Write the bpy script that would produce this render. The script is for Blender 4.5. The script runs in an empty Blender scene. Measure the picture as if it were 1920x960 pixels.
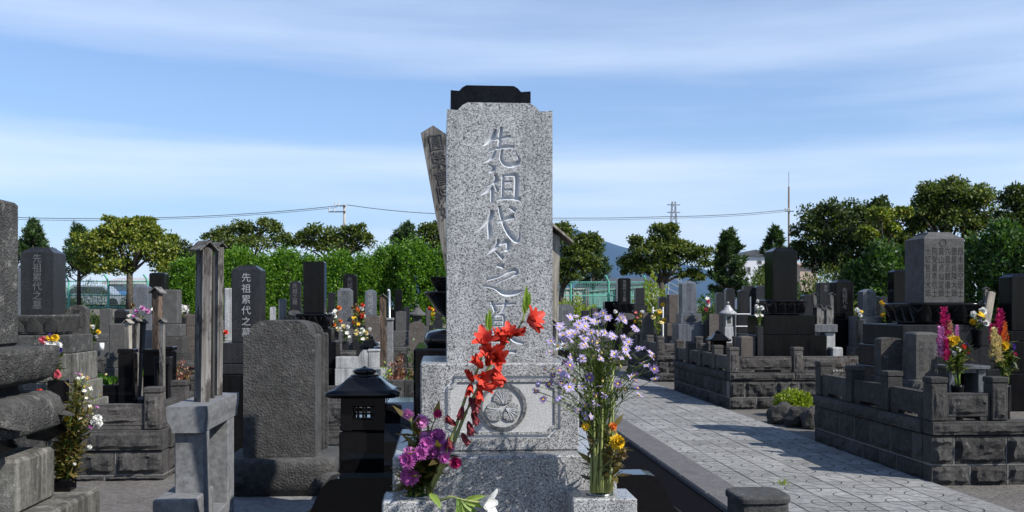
import bpy, bmesh, math, random
import numpy as np
from mathutils import Vector, Matrix, noise

R = math.radians
rng = random.Random(7)
nr = np.random.default_rng(11)
SC = bpy.context.scene
COL = SC.collection

# ------------------------------------------------------------------ camera
FPX, CAMH, VPX, HOR = 1850.0, 1.58, 822.0, 575.0      # lens in photo pixels, eye height, vanishing point
TH = math.atan((960 - VPX) / FPX)
cam = bpy.data.cameras.new('camera'); camo = bpy.data.objects.new('camera', cam); COL.objects.link(camo)
camo.location = (0, 0, CAMH); camo.rotation_euler = (R(90), 0, -TH)
cam.sensor_width = 36; cam.lens = 36 * FPX / 1920; cam.shift_y = (HOR - 480) / 1920
cam.clip_start = .05; cam.clip_end = 60000
SC.camera = camo

# ------------------------------------------------------------------ sky, sun, exposure
SUN_EL, SUN_H = R(41), Vector((.80, -.60))
wd = bpy.data.worlds.new('World'); SC.world = wd; wd.use_nodes = True
nt = wd.node_tree; nt.nodes.clear()
def wn(t, **k):
    n = nt.nodes.new(t)
    for a, b in k.items(): setattr(n, a, b)
    return n
sky = wn('ShaderNodeTexSky', sky_type='NISHITA', sun_disc=False, sun_elevation=SUN_EL,
         sun_rotation=math.atan2(SUN_H.x, SUN_H.y), altitude=0, air_density=1.0, dust_density=.35, ozone_density=3.0)
tc = wn('ShaderNodeTexCoord')
mp = wn('ShaderNodeMapping'); mp.inputs['Scale'].default_value = (.55, .55, 7.5); mp.inputs['Location'].default_value = (3.1, 1.7, 1.02)
mp.inputs['Rotation'].default_value = (R(2.5), R(2.5), 0)
no = wn('ShaderNodeTexNoise'); no.inputs['Scale'].default_value = 1.35; no.inputs['Detail'].default_value = 5; no.inputs['Roughness'].default_value = .42
rp = wn('ShaderNodeValToRGB'); rp.color_ramp.elements[0].position = .42; rp.color_ramp.elements[1].position = .62
rp.color_ramp.elements[0].color = (0, 0, 0, 1); rp.color_ramp.elements[1].color = (.80, .80, .80, 1)
mx = wn('ShaderNodeMixRGB'); mx.inputs['Color2'].default_value = (8.6, 9.3, 10.4, 1)
tint = wn('ShaderNodeMixRGB', blend_type='MULTIPLY'); tint.inputs['Fac'].default_value = 1; tint.inputs['Color2'].default_value = (.94, 1.09, 1.29, 1)
bg = wn('ShaderNodeBackground'); bg.inputs['Strength'].default_value = .097
out = wn('ShaderNodeOutputWorld')
L = nt.links.new
sx_ = wn('ShaderNodeSeparateXYZ'); hr = wn('ShaderNodeMapRange', interpolation_type='SMOOTHSTEP')
for i_, v_ in ((1, 0), (2, .5), (3, 1.0), (4, .12)): hr.inputs[i_].default_value = v_
n2 = wn('ShaderNodeTexNoise'); n2.inputs['Scale'].default_value = 7; n2.inputs['Detail'].default_value = 8; n2.inputs['Roughness'].default_value = .62
m2 = wn('ShaderNodeMapping'); m2.inputs['Scale'].default_value = (.4, .4, 4.6); m2.inputs['Rotation'].default_value = (R(14), R(9), 0)
cm = wn('ShaderNodeMixRGB'); cm.inputs['Fac'].default_value = .20
L(tc.outputs['Generated'], m2.inputs['Vector']); L(m2.outputs['Vector'], n2.inputs['Vector'])
L(tc.outputs['Generated'], sx_.inputs['Vector']); L(sx_.outputs['Z'], hr.inputs[0])
vm = wn('ShaderNodeMath', operation='MULTIPLY'); ad = wn('ShaderNodeMath', operation='ADD'); ad.inputs[1].default_value = .16
L(tc.outputs['Generated'], mp.inputs['Vector']); L(mp.outputs['Vector'], no.inputs['Vector']); L(no.outputs['Fac'], cm.inputs['Color1']); L(n2.outputs['Fac'], cm.inputs['Color2']); L(cm.outputs['Color'], rp.inputs['Fac'])
L(sky.outputs['Color'], tint.inputs['Color1']); L(tint.outputs['Color'], mx.inputs['Color1']); L(rp.outputs['Color'], ad.inputs[0]); L(ad.outputs[0], vm.inputs[0]); L(hr.outputs[0], vm.inputs[1]); L(vm.outputs[0], mx.inputs['Fac'])
L(mx.outputs['Color'], bg.inputs['Color']); L(bg.outputs['Background'], out.inputs['Surface'])
sl = bpy.data.lights.new('sun', 'SUN'); sl.energy = 5.0; sl.angle = R(.53); sl.color = (1, .955, .88)
so = bpy.data.objects.new('sun', sl); COL.objects.link(so)
sdir = Vector((SUN_H.x * math.cos(SUN_EL), SUN_H.y * math.cos(SUN_EL), math.sin(SUN_EL)))
so.rotation_euler = (-sdir).to_track_quat('-Z', 'Y').to_euler(); so.location = (20, -15, 25)
vs = SC.view_settings; vs.view_transform = 'Standard'; vs.look = 'None'; vs.exposure = .38; vs.gamma = 1; vs.use_curve_mapping = False
cy = SC.cycles; SC.render.engine = 'CYCLES'
cy.use_denoising = True; cy.max_bounces = 6; cy.diffuse_bounces = 3; cy.glossy_bounces = 3; cy.transmission_bounces = 3; cy.transparent_max_bounces = 6
cy.volume_bounces = 0; cy.caustics_reflective = False; cy.caustics_refractive = False

# ------------------------------------------------------------------ point helper: a spot of the photo on a plane at world depth Y
CT, ST = math.cos(TH), math.sin(TH)
def P(px, py, Y):
    u = (px - 960) / FPX; d = Y / (CT - ST * u)
    return Vector(((ST + CT * u) * d, Y, CAMH + (HOR - py) / FPX * d))
def PX(px, Y): return P(px, 0, Y).x
def PZ(px, py, Y): return P(px, py, Y).z

# ------------------------------------------------------------------ materials
MATS = {}
class NM:
    def __init__(s, name, rough=.8, spec=.4):
        s.m = bpy.data.materials.new(name); s.m.use_nodes = True; s.t = s.m.node_tree
        s.b = s.t.nodes['Principled BSDF']; s.b.inputs['Roughness'].default_value = rough
        s.b.inputs['Specular IOR Level'].default_value = spec; MATS[name] = s.m
        s.tc = s.n('ShaderNodeTexCoord').outputs['Object']
    def n(s, t, **k):
        n = s.t.nodes.new(t)
        for a, b in k.items():
            if a in n.inputs: n.inputs[a].default_value = b
            else: setattr(n, a, b)
        return n
    def l(s, a, b): s.t.links.new(a, b)
    def mapped(s, scale, src=None):
        m = s.n('ShaderNodeMapping'); m.inputs['Scale'].default_value = scale; s.l(src or s.tc, m.inputs['Vector']); return m.outputs['Vector']
    def noise(s, scale, detail=4, rough=.55, vec=None, dist=0):
        n = s.n('ShaderNodeTexNoise', Scale=scale, Detail=detail, Roughness=rough, Distortion=dist); s.l(vec or s.tc, n.inputs['Vector']); return n.outputs['Fac']
    def ramp(s, fac, stops, interp='LINEAR'):
        r = s.n('ShaderNodeValToRGB'); r.color_ramp.interpolation = interp; e = r.color_ramp.elements
        while len(e) < len(stops): e.new(.5)
        for k, (p, c) in enumerate(stops):
            e[k].position = p; e[k].color = (*c, 1) if len(c) == 3 else c
        s.l(fac, r.inputs['Fac']); return r.outputs['Color']
    def mix(s, fac, a, b, mode='MIX'):
        m = s.n('ShaderNodeMixRGB', blend_type=mode)
        for k, v in (('Fac', fac), ('Color1', a), ('Color2', b)):
            if hasattr(v, 'is_linked') or hasattr(v, 'links'): s.l(v, m.inputs[k])
            elif k == 'Fac': m.inputs[k].default_value = v
            else: m.inputs[k].default_value = (*v, 1)
        return m.outputs['Color']
    def bump(s, h, strength=.5, dist=.01):
        b = s.n('ShaderNodeBump', Strength=strength, Distance=dist); s.l(h, b.inputs['Height']); s.l(b.outputs['Normal'], s.b.inputs['Normal'])
    def col(s, c):
        if isinstance(c, tuple): s.b.inputs['Base Color'].default_value = (*c, 1)
        else: s.l(c, s.b.inputs['Base Color'])
        return s
def g3(v, t=(1, 1, 1)): return (v * t[0], v * t[1], v * t[2])

def granite(name, lo, mid, hi, grain, rough, tint=(1, 1, 1), cloud=.25, bump=0, spec=.5):
    s = NM(name, rough, spec)
    v = s.n('ShaderNodeTexVoronoi', Scale=1 / grain); s.l(s.tc, v.inputs['Vector'])
    sp = s.n('ShaderNodeSeparateColor'); s.l(v.outputs['Color'], sp.inputs['Color'])
    c1 = s.ramp(sp.outputs[0], [(0, g3(lo, tint)), (.20, g3(lo * 1.6, tint)), (.30, g3(mid, tint)), (.62, g3(mid * 1.2, tint)), (.72, g3(hi, tint)), (1, g3(hi * 1.08, tint))])
    n = s.noise(.5 / grain, 3, .7)
    c2 = s.ramp(n, [(.36, g3(lo, tint)), (.47, g3(mid, tint)), (.62, g3(hi, tint))])
    c = s.mix(.25, c1, c2)
    big = s.ramp(s.noise(5, 4), [(.3, (1 - cloud,) * 3), (.7, (1, 1, 1))])
    run = s.ramp(s.noise(1, 5, .6, s.mapped((24, 24, 1.6))), [(.34, (1 - cloud * 1.3,) * 3), (.6, (1, 1, 1))])
    s.col(s.mix(1, s.mix(1, c, big, 'MULTIPLY'), run, 'MULTIPLY'))
    rr = s.n('ShaderNodeMapRange'); s.l(s.noise(9, 4), rr.inputs[0]); rr.inputs[3].default_value = rough * .75; rr.inputs[4].default_value = min(1, rough * 1.35); s.l(rr.outputs[0], s.b.inputs['Roughness'])
    if bump: s.bump(n, bump, .002)
    return s.m
def rockmat(name, a, b, pale, scale=14, bump=.8, dist=.012, pits=True, lichen=0, tint=(1, 1, 1), rough=.92, streak=False, fine=140, vary=0, world=False):
    s = NM(name, rough, .25)
    if world: s.tc = s.n('ShaderNodeNewGeometry').outputs['Position']
    n1 = s.noise(scale, 8, .65); n2 = s.noise(scale * 6, 6, .7); nf = s.noise(fine, 3, .7)
    c = s.ramp(n1, [(.28, g3(a, tint)), (.55, g3((a + b) / 2, tint)), (.78, g3(b, tint))])
    c = s.mix(.55, c, s.ramp(n2, [(.35, (.35, .35, .35)), (.5, (.9, .9, .9)), (.68, (1.5, 1.5, 1.5))]), 'MULTIPLY')
    if streak:
        sn = s.noise(1, 5, .6, s.mapped((26, 26, 2.2)))
        c = s.mix(s.ramp(sn, [(.5, (0, 0, 0)), (.68, (.7, .7, .7))]), c, g3(pale * .75, (1, .96, .86)))
        sn2 = s.noise(1, 5, .6, s.mapped((11, 11, 1.6)))
        c = s.mix(s.ramp(sn2, [(.5, (0, 0, 0)), (.62, (.75, .75, .75))]), c, g3(a * .45, tint))
    if lichen:
        ln = s.noise(scale * 2.2, 7, .75)
        c = s.mix(s.ramp(ln, [(.62 - lichen * .1, (0, 0, 0)), (.7, (.8, .8, .8))]), c, g3(pale, (1, .97, .88)))
    if vary:
        oi = s.n('ShaderNodeObjectInfo'); c = s.mix(1, c, s.ramp(oi.outputs['Random'], [(0, (1 - vary,) * 3), (1, (1 + vary * .6,) * 3)]), 'MULTIPLY')
    s.col(c)
    h = s.n('ShaderNodeMath', operation='ADD'); s.l(n2, h.inputs[0]); s.l(nf, h.inputs[1])
    if pits:
        v = s.n('ShaderNodeTexVoronoi', Scale=fine * .55); s.l(s.tc, v.inputs['Vector'])
        h2 = s.n('ShaderNodeMath', operation='ADD'); s.l(h.outputs[0], h2.inputs[0]); s.l(v.outputs['Distance'], h2.inputs[1]); h = h2
    s.bump(h.outputs[0], bump, dist)
    return s.m
def plain(name, c, rough=.6, spec=.4, var=.0, scale=20, bump=0, metal=0):
    s = NM(name, rough, spec)
    if var:
        s.col(s.mix(1, c, s.ramp(s.noise(scale, 5), [(.3, (1 - var,) * 3), (.7, (1 + var * .4,) * 3)]), 'MULTIPLY'))
    else: s.col(c)
    if bump: s.bump(s.noise(scale * 5, 5), bump, .004)
    s.b.inputs['Metallic'].default_value = metal
    return s.m
def woodmat(name, a, b, tint=(1, 1, 1), stain=0):
    s = NM(name, .85, .2)
    g = s.noise(1, 6, .65, s.mapped((120, 120, 2.5)), .4); k = s.noise(1, 4, .6, s.mapped((14, 14, 2)))
    c = s.ramp(g, [(.3, g3(a, tint)), (.5, g3((a + b) / 2, tint)), (.72, g3(b, tint))])
    c = s.mix(1, c, s.ramp(k, [(.35, (.45, .44, .42)), (.6, (1.1, 1.08, 1.05))]), 'MULTIPLY')
    if stain: c = s.mix(s.ramp(s.noise(1, 5, .7, s.mapped((22, 22, 6))), [(.5, (0, 0, 0)), (.58, (stain,) * 3)]), c, (.02, .017, .015))
    s.col(c); s.bump(g, .5, .004)
    return s.m
def leafmat(name, stops, trans=.35, rough=.5, spec=.4, glow=(1.5, 1.6, .6)):
    s = NM(name, rough, spec)
    g = s.n('ShaderNodeNewGeometry')
    c = s.ramp(g.outputs['Random Per Island'], stops)
    s.col(c)
    tr = s.n('ShaderNodeBsdfTranslucent'); s.l(s.mix(1, c, glow, 'MULTIPLY'), tr.inputs['Color'])
    m = s.n('ShaderNodeMixShader', Fac=trans); o = s.t.nodes['Material Output']
    s.l(s.b.outputs[0], m.inputs[1]); s.l(tr.outputs[0], m.inputs[2]); s.l(m.outputs[0], o.inputs['Surface'])
    return s.m

granite('granite_white', .03, .27, .50, .0027, .26, (1, 1, 1.0), .2)
plain('granite_frosted', (.50, .50, .50), .85, .2, .45, 330, .4)
plain('granite_carved', (.50, .52, .55), .6, .4, .2, 200)
granite('granite_grey', .04, .11, .20, .006, .30, (1, 1.02, 1.07), .3)
granite('granite_blue', .06, .12, .19, .006, .28, (.92, 1, 1.14), .3)
granite('granite_pale', .22, .38, .52, .006, .4, (1, 1, .99), .35)
granite('granite_slate', .009, .02, .035, .006, .28, (1, 1, 1.08), .3, 0, .3)
granite('granite_dark', .009, .020, .035, .005, .2, (1, 1, 1.1), .3, 0, .15)
granite('granite_black', .004, .007, .012, .004, .12, (1, 1, 1.12), .3, 0, .1)
plain('black_polished', (.005, .005, .006), .08, .3, .4, 60)
rockmat('andesite', .04, .095, .2, 5, .55, .008, True, .12, (1, .985, .96), fine=150)
rockmat('andesite_block', .032, .08, .2, 7, .55, .015, False, .1, (1, .955, .91), fine=70, vary=.3)
rockmat('andesite_brown', .042, .105, .26, 7, .5, .013, False, .15, (1, .92, .86), fine=70, vary=.25)
rockmat('old_stone', .04, .12, .30, 7, 1.0, .008, True, .7, (1, .985, .94), fine=210)
rockmat('old_streaked', .075, .17, .36, 8, .6, .008, False, .35, (1, .97, .87), streak=True)
rockmat('grave_grey', .055, .11, .2, 10, .35, .004, False, .15, (1, .98, .95), .8)
rockmat('brownstone', .065, .13, .22, 10, .5, .006, False, .2, (1, .86, .76), .85)
rockmat('concrete', .16, .25, .32, 7, .4, .005, False, .1, (1, 1, .99), .85)
rockmat('stand_concrete', .14, .20, .26, 6, .25, .003, False, .0, (.98, 1, 1.03), .7)
rockmat('paver', .19, .31, .42, 3.2, .7, .005, False, .12, (1, .99, .945), .85, fine=160, vary=.2, world=True)
rockmat('mortar', .12, .22, .3, 12, .5, .006, False, 0, (1, .98, .93))
rockmat('dirt', .10, .155, .24, 3, .55, .012, True, .2, (1, .92, .84), fine=60)
rockmat('kerb_stone', .09, .145, .21, 9, .4, .006, True, .05, (1, .96, .95), fine=160)
plain('joint_dark', (.07, .07, .066), .95, .1, .4, 30)
woodmat('wood_grey', .07, .26, (1, .975, .95), .8)
woodmat('wood_pale', .22, .5, (1, .93, .82), .3)
woodmat('wood_brown', .06, .2, (1, .72, .55), .8)
woodmat('wood_dark', .035, .1, (1, .95, .9), .4)
plain('ink_dark', (.02, .019, .02), .8, .2)
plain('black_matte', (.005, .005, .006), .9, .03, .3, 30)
plain('letter_pale', (.27, .27, .28), .7, .2)
plain('letter_grey', (.10, .10, .105), .7, .2)
plain('letter_shade', (.055, .056, .06), .8, .2)
plain('letter_dim', (.06, .06, .068), .5, .3)
plain('steel', (.45, .46, .47), .35, .5, .2, 40, 0, .9)
plain('white_paint', (.72, .72, .71), .5, .4, .15, 8)
plain('fence_green', (.12, .42, .33), .45, .4, .15, 6)
plain('sheet_green', (.16, .34, .30), .6, .3, .35, 3)
plain('sheet_grey', (.42, .41, .40), .6, .3, .2, 2)
plain('rust_post', (.16, .13, .11), .8, .2, .3, 9)
plain('siding_white', (.55, .57, .60), .6, .3, .15, .8)
plain('siding_beige', (.40, .31, .25), .7, .3, .2, .8)
plain('roof_dark', (.07, .075, .085), .6, .3, .25, 1.5)
plain('sheet_blue', (.08, .2, .42), .5, .4, .2, 1)
plain('window_glass', (.03, .035, .04), .08, .6)
plain('car_paint', (.25, .28, .32), .25, .5)
plain('tyre_rubber', (.02, .02, .02), .8, .3)
plain('pole_concrete', (.33, .32, .31), .8, .3, .2, 4)
plain('wire_black', (.06, .065, .07), .7, .2)
plain('mountain_rock', (.03, .06, .095), .95, .1, .35, .0008)
_s = NM('bark', .9, .2); _s.col(_s.ramp(_s.noise(9, 6), [(.3, (.035, .028, .022)), (.7, (.12, .1, .08))])); _s.bump(_s.noise(30, 5), .8, .03)
leafmat('leaf_olive', [(0, (.022, .042, .008)), (.55, (.07, .105, .016)), (.9, (.14, .17, .03)), (1, (.22, .22, .06))])
leafmat('leaf_bright', [(0, (.03, .06, .010)), (.45, (.11, .155, .018)), (.8, (.25, .28, .035)), (1, (.36, .34, .08))])
leafmat('leaf_dark', [(0, (.012, .026, .007)), (.6, (.04, .068, .014)), (1, (.10, .13, .03))])
leafmat('leaf_pine', [(0, (.012, .032, .010)), (.6, (.04, .085, .022)), (1, (.085, .13, .035))], .25)
leafmat('leaf_hedge', [(0, (.022, .07, .005)), (.5, (.075, .175, .010)), (1, (.16, .29, .02))], .36)
leafmat('leaf_conifer', [(0, (.014, .045, .010)), (.6, (.045, .105, .018)), (1, (.10, .17, .03))], .35)
leafmat('leaf_moss', [(0, (.09, .14, .01)), (.6, (.2, .26, .02)), (1, (.3, .34, .05))], .4)
leafmat('grass_green', [(0, (.05, .14, .01)), (.6, (.12, .26, .025)), (1, (.2, .36, .05))], .4)
leafmat('leaf_flower', [(0, (.02, .035, .008)), (.6, (.07, .10, .02)), (1, (.15, .15, .04))], .3)
leafmat('leaf_dry', [(0, (.05, .035, .012)), (.6, (.14, .11, .03)), (1, (.22, .19, .07))], .3)
leafmat('leaf_lily', [(0, (.12, .22, .03)), (1, (.28, .38, .08))], .4)
leafmat('leaf_red', [(0, (.12, .03, .02)), (.5, (.28, .09, .06)), (.8, (.14, .14, .03)), (1, (.5, .33, .3))], .3)
plain('stem_green', (.13, .20, .04), .6, .3, .3, 60)
plain('stem_pale', (.26, .29, .10), .6, .3, .3, 60)
for nm, c in dict(petal_red=(.66, .06, .035), petal_wither=(.20, .028, .035), petal_orange=(.75, .2, .04), petal_purple=(.48, .11, .38), petal_pink=(.62, .24, .50),
                  petal_lilac=(.50, .43, .68), petal_dusk=(.18, .12, .28), petal_white=(.80, .80, .76), petal_yellow=(.78, .5, .02), petal_magenta=(.5, .02, .14),
                  petal_cream=(.72, .6, .28), petal_violet=(.10, .05, .32), petal_rose=(.62, .12, .16), petal_brown=(.22, .15, .07)).items():
    leafmat(nm, [(0, tuple(x * .72 for x in c)), (1, tuple(min(1, x * 1.18) for x in c))], .22, .55, .3, (1, 1, 1))
M = MATS

# ------------------------------------------------------------------ mesh helpers
class MB:
    def __init__(s): s.v = []; s.f = []; s.mi = []
    def add(s, vs, fs, mi=0):
        o = len(s.v); s.v += [tuple(v) for v in vs]; s.f += [tuple(i + o for i in f) for f in fs]; s.mi += [mi] * len(fs); return s
    def box(s, x0, x1, y0, y1, z0, z1, c=.006):
        if x1 < x0: x0, x1 = x1, x0
        if y1 < y0: y0, y1 = y1, y0
        c = min(c, (x1 - x0) * .3, (y1 - y0) * .3, (z1 - z0) * .3)
        if c <= 0:
            vs = [(x, y, z) for z in (z0, z1) for y in (y0, y1) for x in (x0, x1)]
            return s.add(vs, [(0, 2, 3, 1), (4, 5, 7, 6), (0, 1, 5, 4), (2, 6, 7, 3), (0, 4, 6, 2), (1, 3, 7, 5)])
        vs = []; idx = {}
        for ix, x in enumerate((x0, x1)):
            for iy, y in enumerate((y0, y1)):
                for iz, z in enumerate((z0, z1)):
                    dx, dy, dz = c * (1 - 2 * ix), c * (1 - 2 * iy), c * (1 - 2 * iz)
                    for a, p in (('x', (x, y + dy, z + dz)), ('y', (x + dx, y, z + dz)), ('z', (x + dx, y + dy, z))):
                        idx[ix, iy, iz, a] = len(vs); vs.append(p)
        fs = []
        q = lambda *k: fs.append(tuple(idx[i] for i in k))
        for i in (0, 1):
            r = 1 if i else -1
            def qq(*k): q(*(k if i else k[::-1]))
            qq((i, 0, 0, 'x'), (i, 1, 0, 'x'), (i, 1, 1, 'x'), (i, 0, 1, 'x'))
            qq((0, i, 0, 'y'), (0, i, 1, 'y'), (1, i, 1, 'y'), (1, i, 0, 'y'))
            qq((0, 0, i, 'z'), (1, 0, i, 'z'), (1, 1, i, 'z'), (0, 1, i, 'z'))
        for a in (0, 1):
            for b in (0, 1):
                q((0, a, b, 'y'), (1, a, b, 'y'), (1, a, b, 'z'), (0, a, b, 'z'))
                q((a, 0, b, 'x'), (a, 1, b, 'x'), (a, 1, b, 'z'), (a, 0, b, 'z'))
                q((a, b, 0, 'x'), (a, b, 1, 'x'), (a, b, 1, 'y'), (a, b, 0, 'y'))
                for d in (0, 1): q((a, b, d, 'x'), (a, b, d, 'y'), (a, b, d, 'z'))
        return s.add(vs, fs)
    def frus(s, cx, cy, z0, z1, w0, d0, w1, d1):
        vs = [(cx + a * w0 / 2, cy + b * d0 / 2, z0) for a, b in ((-1, -1), (1, -1), (1, 1), (-1, 1))] + \
             [(cx + a * w1 / 2, cy + b * d1 / 2, z1) for a, b in ((-1, -1), (1, -1), (1, 1), (-1, 1))]
        return s.add(vs, [(3, 2, 1, 0), (4, 5, 6, 7), (0, 1, 5, 4), (1, 2, 6, 5), (2, 3, 7, 6), (3, 0, 4, 7)])
    def prism(s, pts, y0, y1, axis='y'):              # outline in (x,z) pushed along y, or (y,z) along x, or (x,y) along z
        n = len(pts)
        mk = {'y': lambda a, b, t: (a, t, b), 'x': lambda a, b, t: (t, a, b), 'z': lambda a, b, t: (a, b, t)}[axis]
        vs = [mk(a, b, y0) for a, b in pts] + [mk(a, b, y1) for a, b in pts]
        return s.add(vs, [tuple(range(n)), tuple(range(2 * n - 1, n - 1, -1))] + [(i, i + n, (i + 1) % n + n, (i + 1) % n) for i in range(n)])
    def rings(s, rs, cap=True):
        n = len(rs[0]); vs = [p for r in rs for p in r]
        fs = [(k * n + i, k * n + (i + 1) % n, (k + 1) * n + (i + 1) % n, (k + 1) * n + i) for k in range(len(rs) - 1) for i in range(n)]
        if cap: fs += [tuple(range(n - 1, -1, -1)), tuple(range((len(rs) - 1) * n, len(rs) * n))]
        return s.add(vs, fs)
    def lathe(s, prof, cx, cy, n=16):
        return s.rings([[(cx + r * math.cos(2 * math.pi * i / n), cy + r * math.sin(2 * math.pi * i / n), z) for i in range(n)] for r, z in prof])
    def sq(s, prof, cx, cy, p=5, n=32, asp=1.0, wav=None):      # rounded-square turned profile: (half width, z)
        rs = []
        for r, z in prof:
            ring = []
            for i in range(n):
                t = 2 * math.pi * (i + .5) / n; c, q = math.cos(t), math.sin(t)
                k = (abs(c) ** p + abs(q) ** p) ** (-1 / p)
                w = wav(t, z) if wav else 1
                ring.append((cx + r * k * c * w, cy + r * k * q * asp * w, z))
            rs.append(ring)
        return s.rings(rs)
    def tube(s, pts, rad, n=6):
        pts = [Vector(p) for p in pts]; m = len(pts)
        if not hasattr(rad, '__len__'): rad = [rad] * m
        rs = []
        for i, p in enumerate(pts):
            t = (pts[min(i + 1, m - 1)] - pts[max(i - 1, 0)]); t = t.normalized() if t.length > 1e-9 else Vector((0, 0, 1))
            a = t.cross(Vector((0, 0, 1)) if abs(t.z) < .9 else Vector((1, 0, 0))).normalized(); b = t.cross(a)
            rs.append([p + (a * math.cos(2 * math.pi * k / n) + b * math.sin(2 * math.pi * k / n)) * rad[i] for k in range(n)])
        return s.rings(rs)
    def ball(s, c, r, n=8, m=6, sc=(1, 1, 1)):
        rs = [[(c[0] + r * sc[0] * math.sin(math.pi * j / m) * math.cos(2 * math.pi * i / n), c[1] + r * sc[1] * math.sin(math.pi * j / m) * math.sin(2 * math.pi * i / n), c[2] - r * sc[2] * math.cos(math.pi * j / m)) for i in range(n)] for j in range(1, m)]
        return s.rings(rs)
    def rough(s, x0, x1, y0, y1, z0, z1, faces='f', amp=.02, step=.05, seed=0, edge=.012):
        """stone block with hewn faces: f front (-y), l left (-x), r right (+x)"""
        s.box(x0, x1, y0, y1, z0, z1, .004)
        for fc in faces:
            if fc == 'f': A, B, O, N = Vector((x1 - x0, 0, 0)), Vector((0, 0, z1 - z0)), Vector((x0, y0, z0)), Vector((0, -1, 0))
            elif fc == 'l': A, B, O, N = Vector((0, y0 - y1, 0)), Vector((0, 0, z1 - z0)), Vector((x0, y1, z0)), Vector((-1, 0, 0))
            else: A, B, O, N = Vector((0, y1 - y0, 0)), Vector((0, 0, z1 - z0)), Vector((x1, y0, z0)), Vector((1, 0, 0))
            na = max(3, min(26, int(A.length / step) + 1)); nb = max(3, min(9, int(B.length / step) + 1))
            ea, eb = edge / A.length, edge / B.length; vs = []
            for j in range(nb + 1):
                for i in range(na + 1):
                    u = ea + (1 - 2 * ea) * i / na; v = eb + (1 - 2 * eb) * j / nb
                    p = O + A * u + B * v
                    rim = i in (0, na) or j in (0, nb)
                    h = .0 if rim else amp * max(.12, .55 + .8 * noise.noise(p * 7.5 + Vector((seed * 3.1, seed, 0))) + .45 * noise.noise(p * 21 + Vector((0, seed, 0))))
                    jit = Vector((0, 0, 0)) if rim else (A.normalized() * rng.uniform(-.25, .25) * A.length / na + B.normalized() * rng.uniform(-.25, .25) * B.length / nb)
                    vs.append(p + jit + N * (h - (.002 if rim else 0)))
            s.add(vs, [(j * (na + 1) + i, j * (na + 1) + i + 1, (j + 1) * (na + 1) + i + 1, (j + 1) * (na + 1) + i) for j in range(nb) for i in range(na)])
        return s
    def petal(s, o, d, up, L, W, curl=.2, cup=.15, n=4, base=.25, mi=0, blunt=1.0):
        o, d, up = Vector(o), Vector(d).normalized(), Vector(up)
        side = d.cross(up)
        side = side.normalized() if side.length > 1e-6 else Vector((1, 0, 0)); nrm = side.cross(d).normalized()
        vs = []
        for i in range(n + 1):
            t = i / n; w = W * .5 * (base * (1 - t) + math.sin(math.pi * min(.985, (t * blunt) ** .8)) * (1 - base * .2) + .02)
            c = o + d * (L * t * (1 - .25 * abs(curl) * t)) + nrm * (curl * L * t * t)
            vs += [c - side * w + nrm * cup * w, c - nrm * cup * w * .4, c + side * w + nrm * cup * w]
        return s.add(vs, [f for i in range(n) for f in ((3 * i, 3 * i + 1, 3 * i + 4, 3 * i + 3), (3 * i + 1, 3 * i + 2, 3 * i + 5, 3 * i + 4))], mi)

def mesh(mb, org=(0, 0, 0), smooth=False, mats=None):
    me = bpy.data.meshes.new('mesh'); ox, oy, oz = org
    me.from_pydata([(a - ox, b - oy, c - oz) for a, b, c in mb.v], [], mb.f)
    if mats and len(mats) > 1:
        me.polygons.foreach_set('material_index', mb.mi)
    if smooth: me.polygons.foreach_set('use_smooth', [True] * len(me.polygons))
    me.update(); return me
def fixn(me):
    bm = bmesh.new(); bm.from_mesh(me); bmesh.ops.recalc_face_normals(bm, faces=bm.faces); bm.to_mesh(me); bm.free()

def tag(o, label=None, cat=None, group=None, kind=None):
    if label: o['label'] = label
    if cat: o['category'] = cat
    if group: o['group'] = group
    if kind: o['kind'] = kind
    return o
def thing(name, label, cat, loc, group=None):
    o = bpy.data.objects.new(name, None); COL.objects.link(o); o.location = loc; o.empty_display_size = .1
    return tag(o, label, cat, group)
ORG = {}
def part(par, name, mb, mat, smooth=False, label=None, kind=None, org=None, fix=False):
    """a mesh child; mb holds world coordinates, stored relative to the thing's base"""
    root = par
    while root.parent: root = root.parent
    og = org if org is not None else root.location
    mats = mat if isinstance(mat, (list, tuple)) else [mat]
    me = mb if isinstance(mb, bpy.types.Mesh) else mesh(mb, og, smooth, mats)
    if fix: fixn(me)
    o = bpy.data.objects.new(name, me); COL.objects.link(o); o.parent = par
    if not me.materials:
        for m in mats: me.materials.append(M[m])
    return tag(o, label, None, None, kind)
def solo(name, mb, mat, label=None, cat=None, group=None, kind=None, loc=(0, 0, 0), smooth=False):
    mats = mat if isinstance(mat, (list, tuple)) else [mat]
    me = mb if isinstance(mb, bpy.types.Mesh) else mesh(mb, loc, smooth, mats)
    o = bpy.data.objects.new(name, me); COL.objects.link(o); o.location = loc
    if not me.materials:
        for m in mats: me.materials.append(M[m])
    return tag(o, label, cat, group, kind)
def inst(src, par, name, loc, rot=(0, 0, 0), scale=1):
    o = bpy.data.objects.new(name, src); COL.objects.link(o); o.parent = par
    o.location = loc; o.rotation_euler = rot; o.scale = (scale,) * 3 if not hasattr(scale, '__len__') else scale
    return o
def soft(o, deg=35):
    me = o.data; me.polygons.foreach_set('use_smooth', [True] * len(me.polygons))
    try: me.set_sharp_from_angle(angle=R(deg))
    except Exception: pass
    return o

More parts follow.
